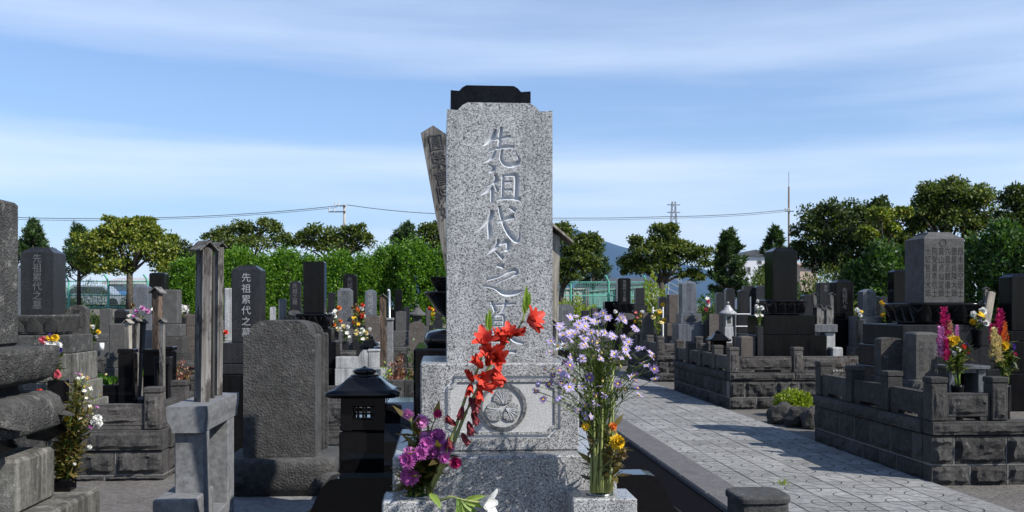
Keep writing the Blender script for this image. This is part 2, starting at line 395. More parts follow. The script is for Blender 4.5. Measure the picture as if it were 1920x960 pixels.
TXT = {}
def glyphs(text, extrude, gap=.98):
    key = (text, extrude, gap)
    if key not in TXT:
        c = bpy.data.curves.new('text', 'FONT'); c.body = text; c.align_x = 'CENTER'; c.size = 1; c.space_line = gap; c.extrude = extrude; c.resolution_u = 2
        o = bpy.data.objects.new('text', c); COL.objects.link(o)
        dg = bpy.context.evaluated_depsgraph_get(); me = bpy.data.meshes.new_from_object(o.evaluated_get(dg))
        COL.objects.unlink(o); bpy.data.objects.remove(o); bpy.data.curves.remove(c); TXT[key] = me
    return TXT[key]
def inscribe(par, text, cx, y, ztop, size, mat, root_loc, aspect=1.0, name='inscription', hor=False, gap=.98):
    """upright column of characters on a face that looks towards -y"""
    src = glyphs(text if hor else '\n'.join(text), .004, gap)
    me = src.copy(); me.materials.clear(); me.materials.append(M[mat])
    o = bpy.data.objects.new(name, me); COL.objects.link(o); o.parent = par
    o.rotation_euler = (R(90), 0, 0); o.scale = (size, size * aspect, .25 if size < .12 else .4)
    o.location = Vector((cx, y, ztop - .86 * size * aspect)) - Vector(root_loc)
    return o

# ------------------------------------------------------------------ stone monuments
def frame_of(Y, q):
    xl, xr, yt, yb = q; xm = (xl + xr) / 2
    return PX(xl, Y), PX(xr, Y), PZ(xm, yt, Y), PZ(xm, yb, Y)
def arch(x0, x1, z0, z1, rise, n=10):
    cx = (x0 + x1) / 2; w = (x1 - x0) / 2
    return [(x0, z0), (x1, z0)] + [(cx + w * math.cos(math.pi * i / n), z1 - rise + rise * math.sin(math.pi * i / n)) for i in range(n + 1)]
def pillar_mb(x0, x1, y0, y1, z0, z1, top='pyr'):
    mb = MB(); w, d = x1 - x0, y1 - y0; cx, cy = (x0 + x1) / 2, (y0 + y1) / 2
    if top == 'pyr':
        h = .16 * w; mb.box(x0, x1, y0, y1, z0, z1 - h, .006)
        mb.frus(cx, cy, z1 - h - .001, z1 - h * .35, w * .975, d * .975, w * .66, d * .66); mb.frus(cx, cy, z1 - h * .36, z1, w * .64, d * .64, w * .56, d * .56)
    elif top == 'peak':
        h = .2 * w; mb.box(x0, x1, y0, y1, z0, z1 - h, .005); mb.frus(cx, cy, z1 - h - .001, z1, w * .98, d * .98, w * .3, d * .3)
    elif top == 'flat': mb.box(x0, x1, y0, y1, z0, z1, .012)
    elif top == 'round': mb.prism(arch(x0, x1, z0, z1, .28 * w), y0, y1)
    elif top == 'arc': mb.prism(arch(x0, x1, z0, z1, .12 * w), y0, y1)
    elif top == 'soft':
        h = .1 * w; mb.sq([(w / 2, z0), (w / 2, z1 - h), (w * .47, z1 - h * .55), (w * .4, z1 - h * .15), (w * .3, z1)], cx, cy, 14, 48, d / w)
    elif top == 'concave':
        e = .022 * w
        mb.prism([(x0, z0), (x1, z0)] + [(x1 - w * i / 10, z1 - e * 4 * (i / 10) * (1 - i / 10) * 1.0) for i in range(11)], y0, y1)
        c0 = z1 - e * 1.05; h = .125 * w
        mb.prism([(x0 + w * .085, c0), (x1 - w * .085, c0), (x1 - w * .10, c0 + h * .35), (x1 - w * .15, c0 + h * .78), (x1 - w * .20, c0 + h), (x0 + w * .20, c0 + h), (x0 + w * .15, c0 + h * .78), (x0 + w * .10, c0 + h * .35)], y0 + d * .17, y1 - d * .17)
    return mb
PETAL = {}
def lotus_petal():
    if 'm' not in PETAL:
        mb = MB(); n, m = 8, 5; vs = []
        for j in range(m + 1):
            t = j / m
            for i in range(n + 1):
                u = -1 + 2 * i / n; w = .5 * math.sqrt(max(0, 1 - (t * .97) ** 3))
                vs.append((u * w, -.42 * math.sqrt(max(0, 1 - u * u)) * (.35 + .65 * t) - .25 * t, -.5 + t))
        mb.add(vs, [(j * (n + 1) + i, j * (n + 1) + i + 1, (j + 1) * (n + 1) + i + 1, (j + 1) * (n + 1) + i) for j in range(m) for i in range(n)])
        me = mesh(mb, smooth=True); PETAL['m'] = me
    return PETAL['m']
def lotus(par, cx, cy, z0, z1, w, mat, root, petals=3, d=None, name='lotus_pedestal'):
    """a stone lotus: core that flares upward with petals carved round it"""
    mb = MB(); h = z1 - z0; r = w / 2; asp = (d or w) / w
    mb.sq([(r * .74, z0), (r * .80, z0 + h * .12), (r * .74, z0 + h * .2), (r * .78, z0 + h * .35), (r * .9, z0 + h * .62), (r * .985, z0 + h * .86), (r, z0 + h * .93), (r * .985, z1)], cx, cy, 7, 40, asp)
    core = part(par, name, mb, mat, True)
    if petals:
        key = ('p', mat)
        if key not in PETAL:
            me = lotus_petal().copy(); me.materials.clear(); me.materials.append(M[mat]); PETAL[key] = me
        pw = w * .92 / petals
        for s_ in range(4):
            a = s_ * math.pi / 2
            for k in range(petals):
                off = (k - (petals - 1) / 2) * pw
                loc = Matrix.Rotation(a, 3, 'Z') @ Vector((off, -r * .80, 0)) + Vector((cx, cy, z0 + h * .52)) - Vector(root)
                inst(PETAL[key], core, 'petal', loc, (0, 0, a), (pw * .98, w * .16, h * .74))
    return core

def grave(label, Y, q, mat, tiers=(), top='pyr', zb=.45, text=None, tmat='letter_dim', lot=None, depth=None, tmats=None, group=None,
          name='gravestone', tsize=.52, cat='gravestone', petals=3, crest=None, tgap=1.0, ttop=.08):
    """pillar q = (x left, x right, y top, y bottom) of its front face in the photo at world depth Y, on tiers given the same way"""
    x0, x1, z1, z0 = frame_of(Y, q); w = x1 - x0; d = depth or w; cx, cy = (x0 + x1) / 2, Y + d / 2
    T = thing(name, label, cat, (cx, cy, zb), group)
    z0 = max(z0, zb + .05) if not tiers and not lot else z0
    p = part(T, 'pillar', pillar_mb(x0, x1, Y, Y + d, z0, z1, top), mat)
    if text:
        n = len(text); size = min(tsize * w, (z1 - z0) * (.94 - ttop) / n)
        gp = max(.98, (z1 - z0) * (.95 - ttop) / n / size) if tgap > 1 else .98
        inscribe(p, text, cx, Y - .0005, z1 - (z1 - z0) * ttop, size, tmat, T.location, 1, gap=gp)
    z = z0
    if lot:
        lx0, lx1, _, lb = lot; wl = PX(lx1, Y) - PX(lx0, Y); zl = PZ((lx0 + lx1) / 2, lb, Y)
        lotus(T, cx, cy, zl, z, wl, (tmats or [mat])[0], T.location, petals, d * wl / w if depth else None); z = zl
    for k, (a, b, yb) in enumerate(tiers):
        wt = PX(b, Y) - PX(a, Y); dt = max(d * 1.05, min(wt, d + (wt - w))); yf = cy - dt / 2; tx = (PX(a, Y) + PX(b, Y)) / 2
        zl = max(PZ((a + b) / 2, yb, yf), zb + .02 * (len(tiers) - k))
        if zl < z - .01:
            tm = (tmats or [mat])[min(k + (1 if lot else 0), len(tmats or [mat]) - 1)]
            o = part(T, 'tier', MB().box(tx - wt / 2, tx + wt / 2, yf, yf + dt, zl, z - .001, .008), tm)
            if crest is not None and k == crest:
                zc = (z + zl) / 2; mbc = MB(); r = (z - zl) * .34
                mbc.prism([(tx + r * 2.2 * math.cos(t), zc + r * math.sin(t)) for t in [i * math.pi / 10 for i in range(20)]], yf - .004, yf + .004)
                pc = part(o, 'crest_panel', mbc, 'grave_grey'); mbd = MB()
                mbd.prism([(tx + r * .6 * math.cos(t), zc + r * .6 * math.sin(t)) for t in [i * math.pi / 8 for i in range(16)]], yf - .007, yf - .002)
                part(o, 'crest', mbd, 'letter_dim')
            z = zl
    if z > zb + .012:
        ww = (PX(tiers[-1][1], Y) - PX(tiers[-1][0], Y)) * 1.12 if tiers else (x1 - x0) * 1.25
        tx = (PX(tiers[-1][1], Y) + PX(tiers[-1][0], Y)) / 2 if tiers else cx
        part(T, 'base', MB().box(tx - ww / 2, tx + ww / 2, cy - ww / 2, cy + ww / 2, zb, z - .001, .01), (tmats or [mat])[-1])
    return T

def wall_plot(label, X0, X1, Y0, Y1, front='f', posts_f=None, posts_s=3, sides='l', zs=(.183, .442, .569, .81, .955), floor=.45, mats=('andesite_block', 'andesite_block'), group='low hewn stone walls round the grave plots', gap=None, back=True, bl=.40, amp=.055, seed=0, front_rails=True, posts_flag=True, loc_floor='dirt', cat='wall'):
    """raised grave plot: two courses of hewn blocks, a cap course, posts and rails on top"""
    zA, zB, zC, zRl, zP = zs; th = .16
    T = thing('plot_wall', label, cat, ((X0 + X1) / 2, (Y0 + Y1) / 2, 0), group)
    part(T, 'plot_floor', MB().box(X0 + .1, X1 - .1, Y0 + .1, Y1 - .1, .02, floor, 0), loc_floor)
    r_ = random.Random(seed + 3)
    def run(face, a0, a1):
        # blocks along one side; a runs along x (front) or y (sides)
        def blk(nm, u0, u1, z0, z1, out, am, mt=mats[0]):
            mb = MB(); g = .0045 + .002 * r_.random()
            if face == 'f': mb.rough(u0 + g, u1 - g, Y0 - out, Y0 + th, z0 + g, z1 - g, 'f', am, .038, r_.random() * 50)
            elif face == 'l': mb.rough(X0 - out, X0 + th, u0 + g, u1 - g, z0 + g, z1 - g, 'l', am * .6, .07, r_.random() * 50)
            else: mb.rough(X1 - th, X1 + out, u0 + g, u1 - g, z0 + g, z1 - g, 'r', am * .8, .06, r_.random() * 50)
            part(T, nm, mb, mt)
        for z0, z1, off in ((0, zA, .0), (zA, zB, .5)):
            u = a0; first = True
            while u < a1 - .02:
                l = bl * r_.uniform(.8, 1.25) * (off if first and off else 1)
                v = u + l
                if a1 - v < bl * .4: v = a1
                blk('block', u, v, z0, z1, 0, amp); u = v; first = False
        n = max(1, round((a1 - a0) / .95))
        for k in range(n): blk('cap_stone', a0 + (a1 - a0) * k / n, a0 + (a1 - a0) * (k + 1) / n, zB, zC, .022, amp * .6)
        # mortar core
        mb = MB()
        if face == 'f': mb.box(a0 + .006, a1 - .006, Y0 + .004, Y0 + th - .01, .004, zB - .01, 0)
        elif face == 'l': mb.box(X0 + .004, X0 + th - .01, a0 + .006, a1 - .006, .004, zB - .01, 0)
        else: mb.box(X1 - th + .01, X1 - .004, a0 + .006, a1 - .006, .004, zB - .01, 0)
        part(T, 'mortar', mb, 'mortar')
    def post(x, y, fc):
        s = .075; mb = MB().box(x - s, x + s, y - s, y + s, zC, zP - .055, .008)
        if 'f' in fc: mb.rough(x - s + .012, x + s - .012, y - s - .002, y, zC + .01, zP - .075, 'f', .024, .03, r_.random() * 50, .01)
        if 'r' in fc: mb.rough(x, x + s + .002, y - s + .012, y + s - .012, zC + .01, zP - .075, 'r', .020, .03, r_.random() * 50, .01)
        o = part(T, 'post', mb, mats[1])
        part(o, 'post_cap', MB().box(x - s - .006, x + s + .006, y - s - .006, y + s + .006, zP - .053, zP, .009), mats[1])
    def rail(face, u0, u1):
        mb = MB(); c = .05; z0 = zC + .035; e = (u1 - u0) * .22
        if face == 'f':
            mb.rough(u0, u1, Y0 + .03, Y0 + .13, z0, zRl, 'f', .03, .035, r_.random() * 50, .02); mb.box(u0, u0 + e, Y0 + .035, Y0 + .125, zC, z0, 0); mb.box(u1 - e, u1, Y0 + .035, Y0 + .125, zC, z0, 0)
        else:
            xa, xb = (X0 + .03, X0 + .13) if face == 'l' else (X1 - .13, X1 - .03)
            mb.rough(xa, xb, u0, u1, z0, zRl, face, .008, .06, r_.random() * 50); mb.box(xa + .005, xb - .005, u0, u0 + e, zC, z0, 0); mb.box(xa + .005, xb - .005, u1 - e, u1, zC, z0, 0)
        part(T, 'rail', mb, mats[1])
    run('f', X0 + (0 if 'l' in sides else 0), X1)
    pf = posts_f if posts_f is not None else [X0 + .08 + (X1 - X0 - .16) * k / max(1, round((X1 - X0) / .9)) for k in range(max(1, round((X1 - X0) / .9)) + 1)]
    for x in pf: post(x, Y0 + .08, 'f' + ('r' if 'r' in sides and abs(x - X1) < .2 else ''))
    for a, b in zip(pf[:-1], pf[1:]):
        if gap and a >= gap[0] - .1 and b <= gap[1] + .1: continue
        rail('f', a + .078, b - .078)
    for sd in sides:
        run(sd, Y0 + th + .0, Y1)
        x = X0 + .08 if sd == 'l' else X1 - .08
        ys = [Y0 + .08 + (Y1 - Y0 - .16) * k / posts_s for k in range(posts_s + 1)]
        for y in ys[1:]: post(x, y, sd)
        for a, b in zip(ys[:-1], ys[1:]): rail(sd, a + .078, b - .078)
    return T

def roof_post(label, base, top, w, mat, group=None, roofed=True, rot=0, roofmat=None, name='wooden_grave_post', d=None, text=None, over=1.9, cat='grave post'):
    """square wooden memorial post with a little gabled roof, standing from base to top"""
    base, top = Vector(base), Vector(top); T = thing(name, label, cat, base, group); H = (top - base).length
    d = d or w; mb = MB(); hr = w * .55 if roofed else w * .35
    mb.prism([(-w / 2, 0), (w / 2, 0), (w / 2, H - hr), (0, H - .02), (-w / 2, H - hr)], -d / 2, d / 2)
    o = part(T, 'post', mb, mat, org=(0, 0, 0))
    if roofed:
        for sgn in (-1, 1):
            m2 = MB(); a = w * over / 2; t = w * .13
            m2.prism([(0, H + t * .2), (sgn * a, H - a * .78), (sgn * a, H - a * .78 + t), (0, H + t * 1.4)][::sgn], -d * over * .42, d * over * .42)
            part(T, 'roof_board', m2, roofmat or mat, org=(0, 0, 0))
    if text:
        inscribe(o, text, 0, -d / 2 - .0005, H - hr - .03, w * .8, 'ink_dark', (0, 0, 0))
    q = (top - base).to_track_quat('Z', 'Y'); 
    ax = (top - base).normalized(); T.rotation_mode = 'QUATERNION'
    T.rotation_quaternion = Vector((0, 0, 1)).rotation_difference(ax) @ Matrix.Rotation(rot, 3, 'Z').to_quaternion()
    return T

def lantern(label, x, y, z0, H, w, mat, group=None, square=True, name='stone_lantern', legs=True):
    T = thing(name, label, 'lantern', (x, y, z0), group); r = w / 2
    f = lambda t: z0 + H * t
    if square:
        part(T, 'pedestal', MB().box(x - r * .66, x + r * .66, y - r * .66, y + r * .66, z0, f(.42), .006), mat)
        fb = MB(); b = r * .62; e = b * .52; zl, zh = f(.425), f(.73)
        for a in (-1, 1):
            for c in (-1, 1): fb.box(x + a * b - (e if a > 0 else 0), x + a * b + (0 if a > 0 else e), y + c * b - (e if c > 0 else 0), y + c * b + (0 if c > 0 else e), zl, zh, .002)
        fb.box(x - b * .98, x + b * .98, y - b * .98, y + b * .98, zl, zl + H * .11, .004); fb.box(x - b * .98, x + b * .98, y - b * .98, y + b * .98, zh - H * .09, zh, .004)
        fbx = part(T, 'fire_box', fb, mat)
        for k in range(3):
            xx = x + (k - 1) * b * .36; part(fbx, 'lattice_bar', MB().box(xx - b * .05, xx + b * .05, y - b * .9, y - b * .8, zl + H * .07, zh - H * .06, 0), mat)
        part(fbx, 'lattice_bar', MB().box(x - b * .66, x + b * .66, y - b * .9, y - b * .82, (zl + zh) / 2 - H * .008, (zl + zh) / 2 + H * .01, 0), mat)
        rf = MB(); rf.sq([(r * .86, f(.725)), (r * .98, f(.74)), (r, f(.775)), (r * .80, f(.80)), (r * .6, f(.845)), (r * .46, f(.89)), (r * .40, f(.905))], x, y, 16, 40,
                         wav=lambda t, z: 1 + .04 * abs(math.sin(2 * t)) ** 6)
        part(T, 'roof', rf, mat, True)
        fn = MB(); fn.lathe([(r * .40, f(.905)), (r * .40, f(.918)), (r * .22, f(.92)), (r * .30, f(.93)), (r * .34, f(.948)), (r * .30, f(.968)), (r * .15, f(.98)), (r * .05, f(.99)), (r * .02, f(1))], x, y, 18)
        part(T, 'finial', fn, mat, True)
        for k in range(3):
            xx = x + (k - 1) * b * .36; part(fbx, 'lattice_bar', MB().box(xx - b * .06, xx + b * .06, y + b * .8, y + b * .9, zl + H * .11, zh - H * .09, 0), mat)
        part(fbx, 'lattice_bar', MB().box(x - b * .5, x + b * .5, y + b * .82, y + b * .9, (zl + zh) / 2 - H * .012, (zl + zh) / 2 + H * .02, 0), mat)
    else:
        part(T, 'pedestal', MB().frus(x, y, z0, f(.55), w * .62, w * .62, w * .46, w * .46), mat)
        part(T, 'fire_box', MB().box(x - r * .4, x + r * .4, y - r * .4, y + r * .4, f(.552), f(.76), .01), mat)
        part(T, 'fire_opening', MB().box(x - r * .22, x + r * .22, y - r * .41, y - r * .3, f(.6), f(.72), 0), 'joint_dark')
        part(T, 'roof', MB().lathe([(r, f(.76)), (r, f(.785)), (r * .62, f(.83)), (r * .3, f(.9)), (r * .18, f(.92))], x, y, 12), mat)
        part(T, 'finial', MB().ball((x, y, f(.955)), w * .08, 10, 6), mat, True)
    return T

# ------------------------------------------------------------------ vegetation
def leaf_mesh(cen, dirs, nrm, L, W, mat, org=(0, 0, 0)):
    """one pointed four-cornered leaf per row of cen"""
    n = len(cen); dirs = dirs / (np.linalg.norm(dirs, axis=1, keepdims=True) + 1e-9)
    s = np.cross(dirs, nrm); s /= (np.linalg.norm(s, axis=1, keepdims=True) + 1e-9)
    up = np.cross(s, dirs)
    L = np.asarray(L).reshape(-1, 1) * np.ones((n, 1)); W = np.asarray(W).reshape(-1, 1) * np.ones((n, 1))
    v = np.stack([cen, cen + dirs * L * .45 - s * W * .5 + up * W * .1, cen + dirs * L, cen + dirs * L * .45 + s * W * .5 + up * W * .1], 1).reshape(-1, 3) - np.array(org)
    me = bpy.data.meshes.new('mesh'); me.vertices.add(4 * n); me.vertices.foreach_set('co', v.astype(np.float32).ravel())
    me.loops.add(4 * n); me.loops.foreach_set('vertex_index', np.arange(4 * n, dtype=np.int32))
    me.polygons.add(n); me.polygons.foreach_set('loop_start', np.arange(0, 4 * n, 4, dtype=np.int32))
    me.update(calc_edges=True); me.materials.append(M[mat]); return me
def rand_dirs(n):
    d = nr.normal(size=(n, 3)); return d / np.linalg.norm(d, axis=1, keepdims=True)
def tree(label, Y, blobs, trunk, mat, n=7000, leaf=.17, zb=0.0, group='trees round the edge of the cemetery', name='broadleaf_tree', clump=.34, kper=17, limbs=True, tr=.16, yd=.8):
    """blobs: (x, y, rx, ry) of crown lobes in photo pixels at depth Y; trunk: (x of foot, x of fork, y of fork)"""
    s = Y / FPX; base = Vector((PX(trunk[0], Y), Y, zb)); fork = P(trunk[1], trunk[2], Y)
    T = thing(name, label, 'tree', base, group); C, D, N = [], [], []; cc = []
    tot = sum(b[2] * b[3] for b in blobs)
    for bx, by, rx, ry in blobs:
        c = np.array(P(bx, by, Y)); rad = np.array([rx * s, max(rx * s * yd, ry * s * .8), ry * s]); k = max(9, int(kper * (rx * ry / 1200) ** .6))
        c = c + np.array([0, nr.uniform(-.3, .3) * rx * s, 0])
        u = rand_dirs(k); u[:, 2] = np.where(u[:, 2] < -.6, -u[:, 2] * .6, u[:, 2]); rr = nr.uniform(.35, 1.02, (k, 1))
        pc = c + u * rr * rad; cc.append(pc); m = int(n * .85 * rx * ry / tot / k)
        for q in pc:
            cr = clump * (rad.prod() ** (1 / 3)) * nr.uniform(.55, 1.3)
            d = rand_dirs(m); d[:, 2] = np.abs(d[:, 2]) - .5 * (nr.random(m) < .45)
            p = q + d * cr * np.array([1.15, 1.15, .75]) * (nr.random((m, 1)) ** .5)
            C.append(p); D.append(d * .7 + rand_dirs(m) * .8 + np.array([0, 0, -.1])); N.append(d * .5 + rand_dirs(m) * .6 + np.array([0, 0, .6]))
        m = int(n * .25 * rx * ry / tot); d = rand_dirs(m)
        C.append(c + d * rad * .92 * (nr.random((m, 1)) ** .4)); D.append(rand_dirs(m)); N.append(rand_dirs(m) + np.array([0, 0, .6]))
    C, D, N = np.concatenate(C), np.concatenate(D), np.concatenate(N)
    me = leaf_mesh(C, D, N, leaf * nr.uniform(.7, 1.35, len(C)), leaf * .55 * nr.uniform(.8, 1.2, len(C)), mat, base)
    part(T, 'crown', me, mat)
    mb = MB(); k = tr
    mid = base.lerp(fork, .5) + Vector((rng.uniform(-.08, .08), 0, 0))
    mb.tube([base, mid, fork], [k, k * .8, k * .72], 8)
    if limbs:
        allc = np.concatenate(cc)
        sel = allc[nr.choice(len(allc), min(len(allc), 16), replace=False)]
        for q in sel:
            q = Vector(q); m = fork.lerp(q, .5) + Vector((rng.uniform(-.15, .15), rng.uniform(-.15, .15), .12))
            mb.tube([fork - Vector((0, 0, .1)), m, q], [k * .5, k * .3, k * .1], 5)
    part(T, 'trunk', mb, 'bark', True)
    return T
def conifer(label, Y, x, ytop, ybot, wpx, mat, n=3000, zb=0, group=None, spray=.26, name='conifer_tree', pts=1.0, lean=.55):
    """columnar or conical evergreen made of upward sprays"""
    s = Y / FPX; base = Vector((PX(x, Y), Y, zb)); H = PZ(x, ytop, Y) - zb; r = wpx * s / 2
    T = thing(name, label, 'tree', base, group)
    z0 = max(zb + .1, PZ(x, ybot, Y)); K = 210; m = n // K
    t = nr.random(K) ** .9; prof = np.where(t < .7, 1 - .12 * np.abs(t - .35), (1 - ((t - .7) / .3) ** 2 * pts) * .96); prof = np.clip(prof, .08, 1)
    a = nr.random(K) * 2 * np.pi; rr = r * prof * nr.uniform(.62, 1.02, K)
    cen = np.stack([base.x + rr * np.cos(a), base.y + rr * np.sin(a), z0 + (zb + H - z0 - .1) * t], 1); outc = np.stack([np.cos(a), np.sin(a), np.zeros(K)], 1)
    cr = nr.uniform(.10, .20, K) * (r / .85)
    p = np.repeat(cen, m, 0) + nr.normal(0, 1, (K * m, 3)) * np.repeat(cr, m)[:, None] * np.array([.7, .7, 1.25]); out = np.repeat(outc, m, 0); nn = K * m
    d = out * .6 + np.array([0, 0, lean]) + rand_dirs(nn) * .75
    me = leaf_mesh(p, d, out + rand_dirs(nn) * .7, spray * nr.uniform(.6, 1.3, nn), spray * .5 * nr.uniform(.7, 1.3, nn), mat, base)
    part(T, 'foliage', me, mat)
    part(T, 'trunk', MB().tube([base, base + Vector((0, 0, H * .9))], [r * .12, r * .03], 6), 'bark')
    return T
def pine(label, Y, x, ytop, ybot, wpx, n=2600, zb=0, group='pines round the edge of the cemetery', tiers=9):
    s = Y / FPX; base = Vector((PX(x, Y), Y, zb)); top = PZ(x, ytop, Y); z0 = max(zb + .3, PZ(x, ybot, Y)); r = wpx * s / 2
    T = thing('pine_tree', label, 'tree', base, group); mb = MB(); mb.tube([base, (base.x, base.y, top - .3)], [.13, .03], 7); C, D = [], []
    for k in range(tiers * 6):
        t = (k + rng.random()) / (tiers * 6); z = z0 + (top - z0) * t * .93; L = r * (1 - t) ** .7 * rng.uniform(.7, 1.1) + .12; a = rng.random() * 6.283
        tip = Vector((base.x + L * math.cos(a), base.y + L * math.sin(a), z + .35 * L + .1)); mb.tube([(base.x, base.y, z), tip], [.035, .01], 4)
        for j in range(4):
            q = Vector((base.x, base.y, z)).lerp(tip, .45 + .55 * j / 3); up = Vector((rng.uniform(-.3, .3), rng.uniform(-.3, .3), 1)).normalized(); m = int(2.4 * n / (tiers * 24)) + 1
            cl = rng.uniform(.2, .5)
            for i in range(m):
                C.append(q + up * cl * rng.random()); v = Vector((rng.gauss(0, 1), rng.gauss(0, 1), rng.gauss(.9, .5))).normalized(); D.append(v)
    for i in range(40): C.append(Vector((base.x, base.y, top - .5 + rng.random() * .4))); D.append(Vector((rng.gauss(0, .4), rng.gauss(0, .4), 1)))
    C, D = np.array([tuple(c) for c in C]), np.array([tuple(d) for d in D])
    me = leaf_mesh(C, D, rand_dirs(len(C)), .26 * nr.uniform(.7, 1.2, len(C)), .065, 'leaf_pine', base)
    part(T, 'needles', me, 'leaf_pine'); part(T, 'trunk', mb, 'bark', True)
    return T
def bush(label, c, rx, rz, mat, n=900, leaf=.05, name='shrub', group=None, cat='shrub', ry=None):
    c = Vector(c); T = thing(name, label, cat, c, group); d = rand_dirs(n); d[:, 2] = np.abs(d[:, 2])
    lump = 1 + .18 * np.sin(d[:, 0] * 7 + 2) * np.cos(d[:, 1] * 6) + .12 * np.sin(d[:, 0] * 15)
    p = np.array(c) + d * np.array([rx, ry or rx, rz]) * (nr.random((n, 1)) ** .4) * lump[:, None]
    me = leaf_mesh(p, d + rand_dirs(n) * .7, d + rand_dirs(n) * .5, leaf * nr.uniform(.7, 1.4, n), leaf * .5, mat, c)
    part(T, 'foliage', me, mat)
    mb = MB()
    for k in range(7):
        a = rng.random() * 6.28; q = c + Vector((math.cos(a) * rx * .6, math.sin(a) * (ry or rx) * .6, rz * .7)); mb.tube([c, q], [leaf * .12, leaf * .05], 4)
    part(T, 'stems', mb, 'bark')
    return T

# ------------------------------------------------------------------ flowers
HEAD = {}
def head(kind, mat):
    key = (kind, mat)
    if key in HEAD: return HEAD[key]
    mb = MB(); r_ = random.Random(5); mats = [mat]
    if kind == 'mum':
        for k in range(4):
            n = (22, 20, 16, 9)[k]; el = (-.15, .25, .65, 1.1)[k]
            for i in range(n):
                a = 6.283 * (i + .5 * (k % 2) + r_.uniform(-.2, .2)) / n; d = Vector((math.cos(a) * math.cos(el), math.sin(a) * math.cos(el), math.sin(el)))
                mb.petal((0, 0, .05 * k), d, (0, 0, 1) if el < 1 else (math.cos(a), math.sin(a), 0), 1 - .13 * k + r_.uniform(-.12, .08), .27, .30 if k else -.1, .5, 3, .5, 0, .86)
    elif kind == 'daisy':
        n = 13; mats = [mat, 'petal_yellow']
        for i in range(n):
            a = 6.283 * (i + r_.uniform(-.15, .15)) / n; mb.petal((.12 * math.cos(a), .12 * math.sin(a), 0), (math.cos(a), math.sin(a), r_.uniform(-.05, .35)), (0, 0, 1), r_.uniform(.75, 1.0), .26, r_.uniform(-.25, .1), .3, 2, .5)
        mb2 = MB(); mb2.ball((0, 0, .05), .24, 7, 4, (1, 1, .6)); mb.add(mb2.v, mb2.f, 1)
    elif kind == 'bud':
        mb.ball((0, 0, .3), .5, 7, 5, (.8, .8, 1.1)); mats = [mat]
        for i in range(5):
            a = 6.283 * i / 5; mb.petal((.2 * math.cos(a), .2 * math.sin(a), .5), (math.cos(a) * .5, math.sin(a) * .5, 1), (0, 0, 1), .6, .3, .1, .3, 2)
    elif kind == 'puff':
        for i in range(46):
            v = Vector((r_.gauss(0, 1), r_.gauss(0, 1), r_.gauss(.4, 1))).normalized(); mb.petal(v * .35, v + Vector((0, 0, .1)), Vector((r_.random() - .5, r_.random() - .5, r_.random())), .65, .42, .25, .3, 2, .4)
    elif kind == 'trumpet':
        for i in range(6):
            a = 6.283 * i / 6; d = Vector((math.cos(a) * .30, math.sin(a) * .30, 1)); o = Vector((math.cos(a), math.sin(a), 0))
            mb.petal(o * .03, d, -o, (1.0 if i % 2 else .86) * r_.uniform(.9, 1.08), .50, -.48 if i % 2 else -.30, .45, 6, .28, 0, .84)
    elif kind == 'closed':
        for i in range(5):
            a = 6.283 * i / 5; d = Vector((math.cos(a) * .20, math.sin(a) * .20, 1)); o = Vector((math.cos(a), math.sin(a), 0))
            mb.petal(o * .03, d, -o, 1.0 * r_.uniform(.85, 1.1), .40, -.10 + .16 * (i % 2), .6, 5, .35, 0, .86)
    elif kind == 'plume':
        for i in range(150):
            t = r_.random(); a = r_.random() * 6.283; rr = .16 * (1 - t) ** .6 + .03; p = Vector((math.cos(a) * rr * r_.random(), math.sin(a) * rr * r_.random(), t))
            mb.petal(p, Vector((math.cos(a), math.sin(a), .9)), (0, 0, 1), .13, .09, .1, .3, 2, .5)
    me = mesh(mb, smooth=kind in ('trumpet', 'closed', 'mum', 'bud'), mats=mats)
    for m in mats: me.materials.append(M[m])
    HEAD[key] = me; return me
def curve_pts(a, b, bend, n=6):
    a, b = Vector(a), Vector(b); m = a.lerp(b, .5) + Vector(bend)
    return [a * (1 - t) ** 2 + m * 2 * t * (1 - t) + b * t * t for t in [i / n for i in range(n + 1)]]
def aim(d):
    return Vector(d).to_track_quat('Z', 'Y').to_euler()
def bouquet(label, foot, heads, leafm='leaf_flower', nleaf=60, leaf=.06, stem=.003, name='flower_bouquet', group=None, stemmat='stem_green', spread=.02, lean=(0, 0, 0), leafzone=(.15, .8), branch=0):
    """heads: (kind, material, position, radius, facing)"""
    foot = Vector(foot); T = thing(name, label, 'flowers', foot, group); st = MB(); C, D = [], []
    for kind, mat, pos, r, fc in heads:
        pos = Vector(pos); f0 = foot + Vector((rng.uniform(-1, 1) * spread, rng.uniform(-1, 1) * spread, 0))
        if rng.random() < branch:
            t_ = rng.uniform(.42, .72); f0 = foot + Vector(((pos.x - foot.x) * .18 * t_, (pos.y - foot.y) * .18 * t_, (pos.z - foot.z) * t_))
        cp = curve_pts(f0, pos, ((f0.x - pos.x) * .42 + lean[0], (f0.y - pos.y) * .42, (pos.z - f0.z) * .16), 6)
        st.tube(cp, [stem * 1.15, stem, stem, stem * .9, stem * .8, stem * .7, stem * .6], 5)
        o = inst(head(kind, mat), T, 'blossom', pos - foot, aim(fc), r); o.rotation_euler.rotate_axis('Z', rng.random() * 6.28)
        for k in range(max(1, nleaf // len(heads))):
            t = rng.uniform(*leafzone); i = min(5, int(t * 6)); q = cp[i].lerp(cp[i + 1], t * 6 - i); C.append(q); D.append((rng.gauss(0, .8), rng.gauss(0, .8), rng.gauss(.35, .5)))
    part(T, 'stems', st, stemmat, True)
    if C:
        C, D = np.array([tuple(c) for c in C]), np.array(D)
        me = leaf_mesh(C, D, rand_dirs(len(C)) * .5 + np.array([0, 0, 1]), leaf * nr.uniform(.6, 1.4, len(C)), leaf * .38, leafm, foot); part(T, 'leaves', me, leafm)
    return T
